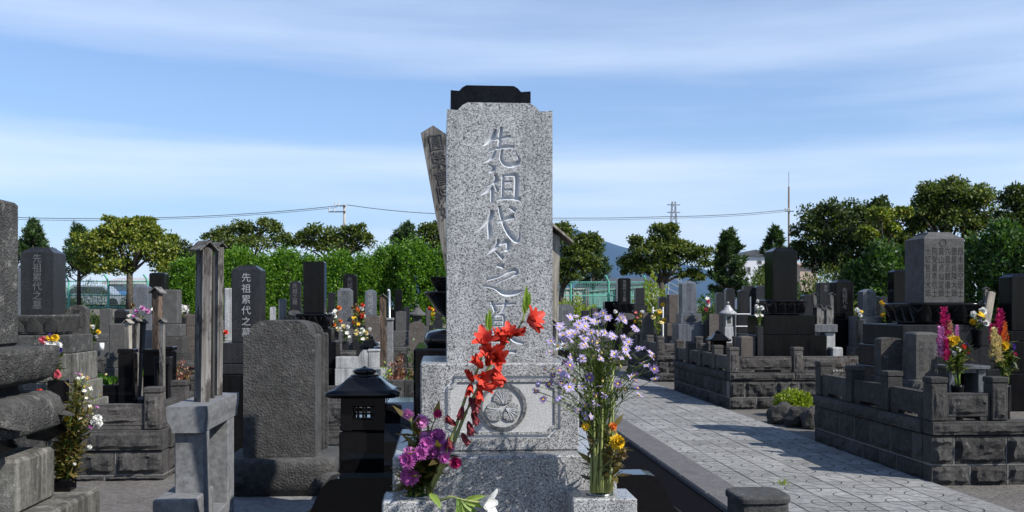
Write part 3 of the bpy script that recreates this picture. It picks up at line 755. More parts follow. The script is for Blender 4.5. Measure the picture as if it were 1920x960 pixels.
def posy(label, x, y, z, w, h, cols, n=9, r=.05, group=None, nleaf=50, leafm='leaf_flower', kinds=('mum', 'puff', 'daisy')):
    """small mixed bunch: heads spread over a w by h oval above the foot"""
    hs = []
    for k in range(n):
        a = rng.random() * 6.283; q = rng.random() ** .5
        p = Vector((x + w / 2 * q * math.cos(a), y + w * .3 * q * math.sin(a) - .02, z + h * (.62 + .38 * q * math.sin(a * 1.7 + k))))
        hs.append((kinds[k % len(kinds)], cols[k % len(cols)], p, r * rng.uniform(.75, 1.2), ((p.x - x) * 2, -.8, .7)))
    return bouquet(label, (x, y, z), hs, leafm, nleaf, r * 1.6, .003, group=group)
def vase(label, x, y, z, r, h, mat, square=False, group='flower vases beside the graves'):
    mb = MB()
    if square: mb.box(x - r, x + r, y - r, y + r, z, z + h, .006)
    else: mb.lathe([(r * .8, z), (r * .9, z + h * .1), (r * .75, z + h * .5), (r, z + h * .95), (r, z + h), (r * .8, z + h)], x, y, 14)
    return solo('flower_vase', mb, mat, label, 'vase', group, loc=(x, y, z), smooth=not square)

# ================================================================== SETTING
gm = MB(); gm.add([(-4000, -60, 0), (4000, -60, 0), (4000, 14000, 0), (-4000, 14000, 0)], [(0, 1, 2, 3)])
solo('ground', gm, 'dirt', kind='structure')
# raised bank on which the fence and the trees stand
bk = MB(); bk.prism([(43.5, .005), (46.5, 1.45), (95, 1.45), (96, .005)], -46, 62, 'x')
solo('embankment', bk, 'dirt', kind='structure')

# paved path: square pavers with two quarter-round inlays each
TS = .3; PXL, PXR = 2.46, 4.26; PY0, PY1 = 5.7, 24.6
pb = MB(); pb.box(PXL - .01, PXR + .01, 2.0, PY1 + .02, .002, .018, 0)
path = solo('path', pb, 'joint_dark', kind='structure')
def tile_mesh(dy):
    mb = MB(); h = TS / 2; g = .003; r = h * .99; z1 = .03; n = 9; gg = .0036
    def slab(pts):
        k = len(pts); e = .003; cx = sum(p[0] for p in pts) / k; cy = sum(p[1] for p in pts) / k
        top = []
        for x, y in pts:
            v = Vector((cx - x, cy - y)); v = v.normalized() * e if v.length else v; top.append((x + v.x, y + v.y))
        vs = [(x, y, 0) for x, y in pts] + [(x, y, z1 - e) for x, y in pts] + [(x, y, z1) for x, y in top]
        mb.add(vs, [tuple(range(2 * k, 3 * k))]); mb.add(vs, [(i, (i + 1) % k, k + (i + 1) % k, k + i) for i in range(k)] + [(k + i, k + (i + 1) % k, 2 * k + (i + 1) % k, 2 * k + i) for i in range(k)], 1)
    q = [i / n * math.pi / 2 for i in range(n + 1)]; a = h - g
    slab([(-a, -a)] + [(-a + (r - g - gg) * math.cos(t), -a + (r - g - gg) * math.sin(t)) for t in q])
    slab([(a, a)] + [(a - (r - g - gg) * math.cos(t), a - (r - g - gg) * math.sin(t)) for t in q])
    slab([(a, -a)] + [(a, a - (r - g + gg))] + [(a - (r - g + gg) * math.sin(t), a - (r - g + gg) * math.cos(t)) for t in q[1:]] + [(-a, a)] + [(-a, -a + (r - g + gg))] + [(-a + (r - g + gg) * math.sin(t), -a + (r - g + gg) * math.cos(t)) for t in q[1:]])
    me = mesh(mb, mats=['paver', 'joint_dark']); me.materials.append(M['paver']); me.materials.append(M['joint_dark']); return me
TM = tile_mesh(0); TM2 = TM.copy()
rows = int((PY1 - PY0) / TS); far = MB(); cnt = 0
TV = [tuple(v.co) for v in TM.vertices]; TF = [tuple(p.vertices) for p in TM.polygons if p.material_index == 0]; TF1 = [tuple(p.vertices) for p in TM.polygons if p.material_index]
for j in range(rows):
    for i in range(6):
        x = PXL + TS * (i + .5); y = PY0 + TS * (j + .5); flip = (i + j) % 2
        dz = rng.uniform(-.0015, .0015)
        if cnt < 300:
            o = inst(TM, path, 'paver', (x, y, .018 + dz), (rng.uniform(-.004, .004), rng.uniform(-.004, .004), math.pi / 2 if flip else 0)); cnt += 1
        else:
            c, s_ = (0, 1) if flip else (1, 0)
            tv_ = [(x + a * c - b * s_, y + a * s_ + b * c, .018 + dz + z) for a, b, z in TV]; o_ = len(far.v); far.add(tv_, TF); far.f += [tuple(i + o_ for i in f) for f in TF1]; far.mi += [1] * len(TF1)
part(path, 'distant_pavers', far, ['paver', 'joint_dark'], kind='stuff')
# kerb along the path
kb = thing('kerb', 'grey stone kerb along the left edge of the paved path', 'kerb', (2.3, 10, 0))
yy = 3.2
while yy < 24:
    l = .9 * rng.uniform(.9, 1.1); part(kb, 'kerb_stone', MB().box(2.12, 2.45, yy + .003, yy + l - .003, .001, .10, .014), 'kerb_stone'); yy += l
st = MB(); st.box(PXR + .012, PXR + .075, 4, 24.6, .002, .034, 0)
part(path, 'edge_strip', st, 'concrete')
# squat kerb post at the foot of the picture
c = P(1420, 960, 6.45); KX, KY = c.x, 6.45
zt = PZ(1420, 931, KY - .18)
kp = thing('kerb_post', 'short dark stone post with chamfered top beside the paved path', 'post', (KX, KY, 0))
part(kp, 'shaft', MB().sq([(.172, 0), (.172, zt - .06), (.166, zt - .05)], KX, KY, 6, 48), 'andesite')
part(kp, 'cap', MB().sq([(.185, zt - .049), (.187, zt - .02), (.180, zt - .006), (.165, zt)], KX, KY, 5, 48), 'andesite')

# ================================================================== walled plots
WG = 'low hewn stone walls round the grave plots'
wall_plot('hewn dark block wall with square posts at the right edge by the path', 4.33, 7.3, 8.4, 11.1, posts_f=[4.41, 4.97, 6.5, 7.2], sides='l', gap=(4.97, 6.5), seed=1, group=WG)
wall_plot('hewn block wall under the tallest black grave beyond the shrub', 4.45, 8.6, 14.85, 18.4, posts_f=[4.53, PX(1495, 14.9), PX(1620, 14.9), 7.4, 8.5], sides='l', posts_s=4, seed=2, group=WG, mats=('andesite_block', 'andesite_brown'))
wall_plot('farther hewn block wall beside the path behind the lilac asters', 4.57, 10.5, 20.4, 23.6, sides='l', seed=3, group=WG, mats=('andesite_block', 'andesite_brown'))
wall_plot('distant low hewn wall crossing the far end of the paved path', 1.2, 11, 26, 30.5, sides='l', seed=4, group=WG, bl=.7)
wall_plot('hewn block wall with mortar joints and a corner post, left side', -5.6, -2.49, 9.2, 11.7, sides='r', zs=(.05, .27, .46, .69, .845), posts_f=[-5.5, PX(285, 9.2)], gap=None, seed=5, group=WG, bl=.5, mats=('andesite_block', 'andesite_brown'))
wall_plot('hewn block wall half hidden behind the black lantern', PX(575, 9.2), PX(800, 9.2), 9.2, 10.9, sides='lr', zs=(.05, .27, .44, .69, .72), posts_f=[PX(579, 9.2), PX(796, 9.2)], seed=6, group=WG, bl=.42, posts_s=2)
wall_plot('hewn wall behind the patch of green lawn', PX(60, 15.6), PX(520, 15.6), 15.6, 19.5, sides='r', zs=(.2, .45, .56, .74, .80), seed=7, group=WG, bl=.5)
wall_plot('small hewn wall behind the red shrub bed left of the granite stone', PX(560, 15.4), PX(812, 15.4), 15.4, 19.5, sides='lr', zs=(.25, .5, .66, .9, 1.02), seed=8, group=WG, bl=.4)
wall_plot('distant hewn wall in front of the bright green hedge', PX(60, 22), PX(812, 22), 22, 25.5, sides='r', seed=9, group=WG, bl=.7)
wall_plot('farthest hewn wall close under the bright green hedge', PX(400, 28.3), PX(812, 28.3), 28.3, 32, sides='r', seed=10, group=WG, bl=.9)

# ================================================================== THE MAIN GRANITE GRAVESTONE
D1 = 2.73; xc = PX(938, D1)
w0, w1, w2 = .30, PX(1088, D1) - PX(790, D1), .605
cyM = D1 + w1 / 2
zt2 = PZ(940, 846, D1); zt1 = PZ(940, 681, D1); yf0 = cyM - w0 / 2
x0p, x1p = PX(838, yf0), PX(1036, yf0); w0 = x1p - x0p; yf0 = cyM - w0 / 2; ztop = PZ(937, 206, yf0)
y2f = cyM - w2 / 2
G = thing('granite_gravestone', 'tall pale speckled granite gravestone with carved characters in the centre', 'gravestone', (xc, cyM, 0))
GO = Vector(G.location)
# --- carved strokes (photo pixels x, y, width), each a V groove
def Z7(a): return [(770 + x / 3.2, 140 + y / 3.2, w / 3.2) for x, y, w in a]
def Z8(a): return [(770 + x / 3.2, 420 + y / 3.2, w / 3.2) for x, y, w in a]
STROKES = [Z7(a) for a in (
    [(512, 326, 12), (494, 365, 26), (462, 405, 20), (436, 428, 4)], [(474, 392, 8), (530, 382, 18), (600, 366, 12)], [(545, 314, 14), (538, 370, 22), (530, 446, 14)],
    [(462, 464, 8), (520, 440, 18), (580, 430, 18), (624, 432, 12)], [(510, 452, 14), (484, 500, 20), (430, 532, 4)],
    [(550, 448, 12), (543, 500, 20), (570, 538, 22), (620, 540, 26), (652, 512, 16), (632, 470, 4)],
    [(462, 536, 8), (500, 560, 20), (468, 590, 10)],
    [(505, 598, 14), (516, 630, 26), (478, 662, 14), (436, 668, 4)], [(492, 650, 16), (462, 694, 20), (416, 724, 4)], [(490, 676, 18), (489, 766, 18)], [(502, 652, 8), (524, 694, 20)],
    [(556, 602, 16), (551, 744, 16)], [(548, 606, 12), (612, 600, 20), (636, 616, 24), (632, 742, 26)], [(560, 642, 12), (612, 640, 12)], [(560, 690, 12), (612, 690, 12)],
    [(512, 752, 8), (580, 738, 20), (662, 746, 22)],
    [(492, 814, 22), (470, 870, 24), (398, 944, 5)], [(470, 880, 18), (476, 940, 26), (470, 988, 12)],
    [(518, 892, 6), (570, 866, 20), (622, 846, 22)], [(532, 786, 18), (546, 850, 20), (572, 920, 24), (612, 976, 28), (646, 998, 18), (656, 930, 4)], [(592, 792, 16), (632, 816, 24)])]
STROKES += [Z8(a) for a in (
    [(526, 90, 14), (518, 132, 24), (458, 182, 5)], [(524, 130, 10), (582, 104, 26), (582, 150, 20), (556, 160, 8)], [(508, 162, 10), (556, 204, 26)],
    [(516, 244, 20), (562, 254, 24)], [(456, 332, 20), (540, 312, 12), (618, 274, 22), (636, 298, 16), (560, 334, 10), (484, 368, 6)],
    [(432, 370, 10), (500, 382, 14), (560, 412, 30), (622, 412, 28), (678, 398, 5)],
    [(486, 462, 16), (512, 524, 22)], [(578, 456, 20), (546, 526, 12), (500, 552, 4)], [(474, 484, 8), (570, 480, 14), (634, 478, 10)],
    [(492, 556, 18), (492, 618, 14)], [(490, 554, 10), (556, 548, 14), (560, 616, 16)], [(500, 582, 10), (552, 580, 10)], [(500, 612, 10), (552, 610, 10)],
    [(428, 652, 8), (540, 632, 16), (652, 640, 16)], [(534, 618, 14), (486, 684, 18), (400, 726, 5)], [(568, 640, 14), (622, 694, 24), (682, 716, 12)],
    [(540, 660, 14), (538, 764, 14)], [(490, 704, 10), (600, 700, 12)], [(448, 772, 12), (540, 764, 14), (634, 766, 18)])]
def smooth_stroke(a, n=5):
    o = []
    for i in range(len(a) - 1):
        p0, p1, p2, p3 = a[max(i - 1, 0)], a[i], a[i + 1], a[min(i + 2, len(a) - 1)]
        for k in range(n):
            t = k / n
            o.append(tuple(.5 * (2 * p1[j] + (p2[j] - p0[j]) * t + (2 * p0[j] - 5 * p1[j] + 4 * p2[j] - p3[j]) * t * t + (3 * p1[j] - p0[j] - 3 * p2[j] + p3[j]) * t ** 3) for j in range(3)))
    return o + [a[-1]]
def groove(strokes, yf, kd=.65, lift=.004):
    mb = MB(); sc = yf / FPX * 1.0
    for a in strokes:
        a = smooth_stroke(a); m = len(a); rs = []
        for i, (x, y, w) in enumerate(a):
            x_, y_, _ = a[min(i + 1, m - 1)]; x2, y2, _ = a[max(i - 1, 0)]
            t = Vector((x_ - x2, -(y_ - y2))); t = t.normalized() if t.length > 1e-6 else Vector((1, 0)); nn = Vector((-t.y, t.x))
            p = P(x, y, yf); hw = max(.0014, w * sc * .5 * 1.3); dp = min(.02, hw * 2 * kd + .003)
            f = 1 + lift / dp
            rs.append([(p.x + nn.x * hw * f, yf - lift, p.z + nn.y * hw * f), (p.x - nn.x * hw * f, yf - lift, p.z - nn.y * hw * f), (p.x - nn.x * hw * .25, yf + dp, p.z - nn.y * hw * .25), (p.x + nn.x * hw * .25, yf + dp, p.z + nn.y * hw * .25)])
        mb.rings(rs)
    return mb
def carve(base_mb, cutters, mats):
    """cut solid cutters out of a body and return the finished mesh (material 1 on the cut faces)"""
    me = mesh(base_mb, GO); fixn(me)
    ob = bpy.data.objects.new('tmp', me); COL.objects.link(ob)
    for m in mats: me.materials.append(M[m])
    tmp = []
    for k, (cb, mi) in enumerate(cutters):
        cm = mesh(cb, GO); fixn(cm)
        for m in mats: cm.materials.append(M[m])
        cm.polygons.foreach_set('material_index', [mi] * len(cm.polygons))
        co = bpy.data.objects.new('tmpc', cm); COL.objects.link(co); tmp.append(co)
        md = ob.modifiers.new('b', 'BOOLEAN'); md.operation = 'DIFFERENCE'; md.object = co; md.solver = 'EXACT'; md.use_self = True; md.material_mode = 'INDEX'
    dg = bpy.context.evaluated_depsgraph_get(); dg.update(); res = bpy.data.meshes.new_from_object(ob.evaluated_get(dg))
    for o in tmp + [ob]: bpy.data.objects.remove(o)
    return res
pm = carve(pillar_mb(x0p, x1p, yf0, yf0 + w0, zt1 - .0, ztop, 'concave'), [(groove(STROKES, yf0), 1)], ['granite_white', 'granite_carved'])
part(G, 'pillar', pm, 'granite_white', label='speckled granite pillar with six deep brush carved characters')
# --- crest tier with sunk panel
xa, xb = xc - w1 / 2, xc + w1 / 2; ccx, ccz = P(943, 763, D1).x, P(943, 763, D1).z
u = D1 / FPX
def panel(hw, hh, cut):
    pts = []
    for sx, sz in ((1, 1), (-1, 1), (-1, -1), (1, -1)):
        X, Zz = sx * hw, sz * hh; q = [i / 6 * math.pi / 2 for i in range(7)]
        seq = [(X - sx * cut * math.sin(t), Zz - sz * cut * math.cos(t)) for t in q]
        if sx * sz < 0: seq = seq[::-1]
        pts += seq
    return [(ccx + a, ccz + b) for a, b in pts]
def loopcut(o, i, y0, y1):
    mb = MB(); n = len(o); vs = [(a, y0, b) for a, b in o] + [(a, y1, b) for a, b in o] + [(a, y0, b) for a, b in i] + [(a, y1, b) for a, b in i]
    f = []
    for k in range(n):
        m = (k + 1) % n; f += [(k, m, n + m, n + k), (2 * n + k, 3 * n + k, 3 * n + m, 2 * n + m), (k, 2 * n + k, 2 * n + m, m), (n + k, n + m, 3 * n + m, 3 * n + k)]
    return mb.add(vs, f)
HW, HH = 109 * u, 58 * u
yfc = D1
cutA = loopcut(panel(HW, HH, 15 * u), panel(HW - 5.5 * u, HH - 5.5 * u, 13 * u), yfc - .01, yfc + .010)
cutB = MB().prism(panel(HW - 11 * u, HH - 11 * u, 12 * u), yfc - .01, yfc + .005)
tm = carve(MB().box(xa, xb, D1, D1 + w1, zt2 + .0005, zt1 - .0005, .004), [(cutA, 2), (cutB, 1)], ['granite_white', 'granite_frosted', 'granite_carved'])
t1 = part(G, 'crest_tier', tm, 'granite_white', label='granite tier with sunk panel and round leaf crest')
circ = lambda r, n=48, cx=0, cz=0: [(ccx + cx + r * math.cos(2 * math.pi * i / n), ccz + cz + r * math.sin(2 * math.pi * i / n)) for i in range(n)]
part(t1, 'crest_ring', loopcut(circ(45 * u), circ(38.5 * u), yfc - .0005, yfc + .006), 'granite_grey', org=GO)
for k in range(3):                                     # three heart-shaped leaves, points to the middle
    a = math.pi / 2 + k * 2 * math.pi / 3; pts = []
    for i in range(30):
        t = 2 * math.pi * i / 30; lob = 1 + .10 * math.cos(3 * t) - .22 * max(0, math.cos(t)) ** 10 + .03 * math.cos(9 * t)
        lx, lz = 20.5 * u + 15.5 * u * lob * math.cos(t), 17.5 * u * lob * math.sin(t)
        pts.append((ccx + lx * math.cos(a) - lz * math.sin(a), ccz + lx * math.sin(a) + lz * math.cos(a)))
    lf = part(t1, 'crest_leaf', MB().prism(pts, yfc - .0005, yfc + .005), 'granite_white', org=GO)
    vn = MB()
    for s_ in (-1, -.5, 0, .5, 1):
        q = [(ccx + (6 + 26 * t) * u * math.cos(a + s_ * .52 * t ** .6 * 1.0) , yfc - .0012, ccz + (6 + 26 * t) * u * math.sin(a + s_ * .52 * t ** .6)) for t in (0, .3, .6, .9)]
        vn.tube(q, .0008, 4)
    part(lf, 'leaf_vein', vn, 'granite_carved', org=GO)
# --- lower tier and plinth
x2a, x2b = PX(736, y2f), PX(1157, y2f)
part(G, 'lower_tier', MB().box(x2a, x2b, y2f, y2f + w2, zt2 - .36, zt2 - .0005, .005), 'granite_white')
part(G, 'plinth', MB().box(x2a - .09, x2b + .09, y2f - .02, y2f + w2 + .08, .0, zt2 - .361, .006), 'granite_white')
# --- flower-holder blocks in front
ZB = PZ(1120, 916, y2f)
for nm, pa, pb_, lab in (('flower_block', 1073, 1195, 'granite flower holder block under the lilac asters'), ('flower_block', 716, 837, 'granite flower holder block under the purple chrysanthemums')):
    yfb = 2.505; bx0, bx1 = PX(pa, yfb), PX(pb_, yfb); cx = (bx0 + bx1) / 2; cyb = (yfb + y2f) / 2
    fb = thing(nm, lab, 'flower holder', (cx, cyb, 0), 'granite flower holder blocks')
    part(fb, 'block', MB().box(bx0, bx1, yfb, y2f - .002, 0, ZB, .004), 'granite_white')
    part(fb, 'steel_collar', MB().lathe([(.038, ZB + .0005), (.038, ZB + .003), (.030, ZB + .0035), (.029, ZB + .0008)], cx, cyb, 24), 'steel', True)
VR = Vector(((PX(1073, 2.505) + PX(1195, 2.505)) / 2, (2.505 + y2f) / 2, ZB)); VL = Vector(((PX(716, 2.505) + PX(837, 2.505)) / 2, (2.505 + y2f) / 2, ZB))

# ================================================================== black polished wing wall and platform round the main grave
YW = 3.36; zw = PZ(930, 886, YW + .08); zf = PZ(930, 895, YW)
W = thing('black_wing_wall', 'low polished black granite wall with scrolled ends behind the granite gravestone', 'wall', (PX(930, YW), YW, 0))
def wing(xin, xout, s):
    Lx = abs(xout - xin); pts = [(0, 0), (0, zw)]
    prof = [(.66, zw), (.73, zw - .006), (.79, zw - .03), (.84, zw - .075), (.88, zw - .112), (.92, zw - .128), (.97, zw - .138), (1.02, zw - .165), (1.07, zw - .22), (1.10, zw - .30), (1.10, 0)]
    pts += [(a * Lx, b) for a, b in prof]; pts = [(xin + s * a, b) for a, b in pts]
    return MB().prism(pts if s > 0 else pts[::-1], YW, YW + .11)
part(W, 'right_wing', wing(PX(1060, YW), PX(1290, YW), 1), 'black_polished'); part(W, 'left_wing', wing(PX(790, YW), PX(552, YW), -1), 'black_polished')
part(W, 'floor_slab', MB().box(PX(640, YW), PX(1200, YW), YW + .112, 5.0, 0, zw - .05, .006), 'granite_dark')
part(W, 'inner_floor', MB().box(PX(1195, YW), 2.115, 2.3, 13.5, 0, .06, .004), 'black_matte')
# side kerb block, curved black slab left behind the tier
blk = thing('black_side_slab', 'curved polished black slab standing between lantern and granite gravestone', 'slab', (PX(755, 3.75), 3.75, zw - .05))
xs0, xs1 = PX(722, 3.62), PX(776, 3.62); zs1 = PZ(750, 762, 3.62)
part(blk, 'slab', MB().prism([(3.55, zw - .049), (3.98, zw - .049), (3.98, zs1), (3.78, zs1), (3.66, zs1 - .02), (3.6, zs1 - .06), (3.55, zs1 - .12)], xs0, xs1, 'x'), 'black_polished')
# black lantern
lx = PX(683, 3.70); zl0 = zw - .048
lantern('small polished black stone lantern with lattice window left of the granite stone', lx, 3.72, zl0, PZ(683, 686, 3.72) - zl0, PX(751, 3.60) - PX(614, 3.60), 'black_polished')
# black gravestone behind
YB = 3.98; bx0, bx1 = PX(845, YB), PX(995, YB); bw = bx1 - bx0; bcx, bcy = (bx0 + bx1) / 2, YB + bw / 2
BG = thing('black_gravestone', 'polished black gravestone hidden behind the pale granite one, only its top showing', 'gravestone', (bcx, bcy, 0))
zbt = PZ(920, 170, YB)
zz = lambda y: PZ(815, y, YB)
part(BG, 'pillar', pillar_mb(bx0, bx1, YB, YB + bw, zz(520), zbt, 'concave'), 'granite_black')
hb = lambda px: bcx - PX(px, YB)
part(BG, 'neck', MB().sq([(hb(818) , zz(546)), (hb(812), zz(534)), (hb(806), zz(521.5)), (hb(806), zz(519.5))], bcx, bcy, 9, 40), 'black_polished')
lo = MB().sq([(hb(842), zz(602)), (hb(830), zz(594)), (hb(818), zz(583)), (hb(808), zz(566)), (hb(798), zz(553)), (hb(795), zz(549)), (hb(795), zz(547.5)), (hb(806), zz(546.5))], bcx, bcy, 6, 48)
lt = part(BG, 'lotus_pedestal', lo, 'black_polished', True)
part(BG, 'stem_block', MB().box(bcx - hb(842), bcx + hb(842), bcy - hb(842), bcy + hb(842), zz(622), zz(602.5), .01), 'black_polished')
part(BG, 'cushion', MB().sq([(hb(802), zz(650)), (hb(796), zz(645)), (hb(795), zz(634)), (hb(800), zz(624)), (hb(812), zz(619))], bcx, bcy, 8, 48), 'black_polished', True)
part(BG, 'tier', MB().box(bcx - hb(777), bcx + hb(777), bcy - hb(777), bcy + hb(777), zz(780), zz(650.5), .008), 'black_polished')
part(BG, 'base', MB().box(bcx - hb(760), bcx + hb(760), bcy - hb(760), bcy + hb(760), 0, zz(780) - .001, .008), 'black_polished')
# leaning memorial board behind, and a roofed post on the other side
bd = MB(); YS = 3.4
a, b, c_, d_, e_ = P(789, 249, YS), P(812, 235, YS), P(852, 250, YS), P(866, 700, YS), P(842, 700, YS)
S = thing('memorial_board', 'weathered wooden memorial board with brushed characters leaning behind the granite gravestone', 'memorial board', (d_.x, YS, zw - .05))
lowL, lowR = Vector((P(846, 520, YS).x, 0, 0)), 0
zlow = zw - .048
pl = [(a.x, a.z), (P(838, 520, YS).x, P(838, 520, YS).z), (P(870, 900, YS).x, zlow), (P(920, 900, YS).x, zlow), (P(888, 520, YS).x, P(888, 520, YS).z), (P(842, 255, YS).x, P(842, 255, YS).z), (b.x, b.z)]
bo = part(S, 'board', MB().prism(pl, YS, YS + .03), 'wood_grey', label='grey weathered board with dark brushed characters')
sz = 30 * YS / FPX
ins = inscribe(bo, '圓榮會院妙', P(820, 0, YS).x, YS - .0015, P(818, 250, YS).z, sz, 'letter_shade', S.location, 1.12); ins.rotation_euler = (R(90), R(-9.5), 0)
roof_post('wooden memorial post whose pale roof juts out right of the granite gravestone', (PX(1022, 3.85), 3.85, zw - .048), P(1030, 425, 3.85), .075, 'wood_pale', over=2.3, text=None)
roof_post('short wooden memorial post with pale roof low behind the asters', (PX(1022, 3.6), 3.62, zw - .048), P(1026, 594, 3.62), .06, 'wood_pale', over=2.6)

# ================================================================== plot left of the main grave: platform, rough stone, stand with posts
PZ0 = .585; plx0, plx1 = PX(285, 4.2), PX(560, 5.0)
PL = thing('grave_platform', 'dark concrete platform carrying the rough round shouldered stone', 'platform', ((plx0 + plx1) / 2, 5, 0))
part(PL, 'slab', MB().box(plx0, plx1 + .35, 4.0, 5.95, 0, PZ0, .01), 'concrete')
Yr = 5.3; rx0, rx1 = PX(456, Yr), PX(591, Yr); rz0 = PZ(525, 857, Yr); rz1 = PZ(525, 601, Yr)
RS = thing('rough_gravestone', 'rough dark lava stone with rounded shoulders seen from behind on its own base', 'gravestone', ((rx0 + rx1) / 2, Yr + .15, PZ0))
w = rx1 - rx0; shz = PZ(525, 628, Yr)
def shoulder(a0, a1, z0, zs_, z1):
    ww = a1 - a0; pts = [(a0, z0), (a1, z0), (a1, zs_ - .012), (a1 - .008, zs_)]
    for i in range(9): t = i / 8 * math.pi / 2; pts.append((a1 - .03 - (ww * .20) * (1 - math.cos(t)) * 1, zs_ + (z1 - zs_) * math.sin(t)))
    for i in range(9): t = (1 - i / 8) * math.pi / 2; pts.append((a0 + .03 + (ww * .20) * (1 - math.cos(t)), zs_ + (z1 - zs_) * math.sin(t)))
    return pts + [(a0 + .008, zs_), (a0, zs_ - .012)]
part(RS, 'slab', MB().prism(shoulder(rx0, rx1, rz0, shz, rz1), Yr, Yr + .28), 'andesite', label='dark slab with coarse pitted back')
part(RS, 'moulding', MB().prism(shoulder(rx0 + .01, rx1 + .012, rz0 + .002, shz + .01, rz1 - .004), Yr + .2825, Yr + .32), 'andesite')
part(RS, 'front_frame', MB().prism(shoulder(rx0 + .02, rx1 + .03, rz0 + .002, shz + .004, rz1 - .012), Yr + .3225, Yr + .36), 'andesite')
bz = PZ0 + .001; brx0, brx1 = PX(415, Yr - .1), PX(628, Yr - .1)
bmb = MB(); bcx_ = (brx0 + brx1) / 2; bw_ = brx1 - brx0; bcy_ = Yr + .17
bmb.sq([(bw_ * .43, bz), (bw_ * .455, bz + (rz0 - bz) * .35), (bw_ * .49, bz + (rz0 - bz) * .62), (bw_ * .5, rz0 - .03), (bw_ * .485, rz0 - .002)], bcx_, bcy_, 9, 48, .9)
part(RS, 'base', bmb, 'andesite', True)
for sx in (-1, 1):
    for sy in (-1, 1):
        fm = MB(); fm.ball((bcx_ + sx * bw_ * .45, bcy_ + sy * bw_ * .40, bz + (rz0 - bz) * .42), .075, 10, 8, (1.15, .8, .62)); part(RS, 'foot', fm, 'andesite', True)
# concrete stand for memorial posts
Ys = 4.1; sx0, sx1 = PX(311, Ys), PX(385, Ys); Ye = 4.78; sz1 = PZ(348, 763, Ys); sz0 = PZ(348, 812, Ys)
SD = thing('post_stand', 'concrete stand with curved cap holding tall weathered memorial posts', 'stand', ((sx0 + sx1) / 2, (Ys + Ye) / 2, PZ0))
cw = sx1 - sx0; hz = sz1 - sz0
capp = [(sx0, sz1), (sx0, sz1 - hz * .35), (sx0 + cw * .03, sz1 - hz * .55), (sx0 + cw * .12, sz1 - hz * .75), (sx0 + cw * .16, sz0), (sx1 - cw * .06, sz0), (sx1 - cw * .05, sz1 - hz * .75), (sx1 - cw * .015, sz1 - hz * .5), (sx1, sz1 - hz * .3), (sx1, sz1)]
part(SD, 'cap', MB().prism(capp, Ys, Ye), 'stand_concrete')
bz1 = PZ(345, 927, Ys)
lx0, lx1 = sx0 + cw * .17, sx1 - cw * .08
part(SD, 'leg', MB().box(lx0, lx1, Ys + .03, Ys + .13, bz1 - .03, sz0 - .0005, .004), 'stand_concrete')
part(SD, 'leg', MB().box(lx0, lx1, Ye - .18, Ye - .05, PZ0, sz0 - .0005, .004), 'stand_concrete')
part(SD, 'foot_block', MB().box(sx0 - .02, sx1 - .012, Ys - .12, Ys + .2, PZ0 + .0, bz1, .006), 'stand_concrete')
part(SD, 'bed', MB().box(lx0, lx1, Ys + .201, Ye - .181, PZ0, PZ0 + .1, .004), 'stand_concrete')
def at3(px, py, Y): return P(px, py, Y)
WP = 'weathered memorial posts in the concrete stand'
roof_post('nearest weathered grey memorial post with broad pale roof in the concrete stand', (PX(379, 4.32), 4.32, sz1 - .0), P(383, 455, 4.32), .048, 'wood_grey', WP, rot=R(50), over=2.0)
roof_post('slimmer weathered memorial post just behind in the concrete stand', (PX(408, 4.62), 4.62, sz1 - .0), P(411, 456, 4.62), .030, 'wood_grey', WP, rot=R(50), over=1.9)
roof_post('thin dark memorial post between the two roofed posts in the stand', (PX(398.5, 4.48), 4.48, sz1 - .0), P(399, 476, 4.48), .014, 'wood_dark', WP, roofed=False, rot=R(-20))

# ================================================================== old lotus grave at the left edge
YL = 3.6; lX = P(34, 862, YL).x; lz = PZ(34, 862, YL)
OG = thing('old_lotus_grave', 'large old lichen stained gravestone on lotus base cut off by the left edge', 'gravestone', (lX - .35, YL + .3, 0))
part(OG, 'base_block', MB().box(lX - .75, lX, YL, YL + .34, PZ(165, 922, 4.05), lz, .014), 'old_streaked', label='lichen streaked base block with worn edges')
stz = PZ(163, 926, 4.0); stx = PX(163, 4.0)
part(OG, 'step', MB().box(stx - 1.1, stx, 3.25, 4.16, 0, stz, .012), 'old_streaked')
oc = (lX - .39, YL + .16)
pr = PX(30, 3.93)
cz1, cz0 = PZ(40, 737, 3.8), PZ(40, 835, 3.8)
hwc = PX(84, 3.8) - oc[0]
part(OG, 'cushion', MB().sq([(hwc * .95, cz0 + (cz1 - cz0) * .26), (hwc * .985, cz0 + (cz1 - cz0) * .31), (hwc * .995, cz0 + (cz1 - cz0) * .5), (hwc, cz0 + (cz1 - cz0) * .66), (hwc * .97, cz0 + (cz1 - cz0) * .85), (hwc * .90, cz0 + (cz1 - cz0) * .96), (hwc * .7, cz1)], oc[0], oc[1], 16, 80, .66), 'old_stone', True)
for sx in (-1, 1):
    for sy in (-1, 1):
        fm = MB(); fx, fy = oc[0] + sx * hwc * .90, oc[1] + sy * hwc * .57
        fm.tube([(fx + sx * .02, fy, cz0 + (cz1 - cz0) * .55), (fx + sx * .005, fy, cz0 + .06), (fx - sx * .04, fy, cz0 + .025), (fx - sx * .10, fy, cz0 + .012)], [.062, .055, .04, .014], 12)
        part(OG, 'foot', fm, 'old_stone', True)
pz1, pz0 = PZ(40, 650, 3.85), PZ(40, 712, 3.85); hwp = PX(84, 3.85) - oc[0]
part(OG, 'stem_block', MB().sq([(hwp * .72, cz1 - .01), (hwp * .7, pz0 + .03)], oc[0], oc[1], 8, 40, .62), 'old_stone', True)
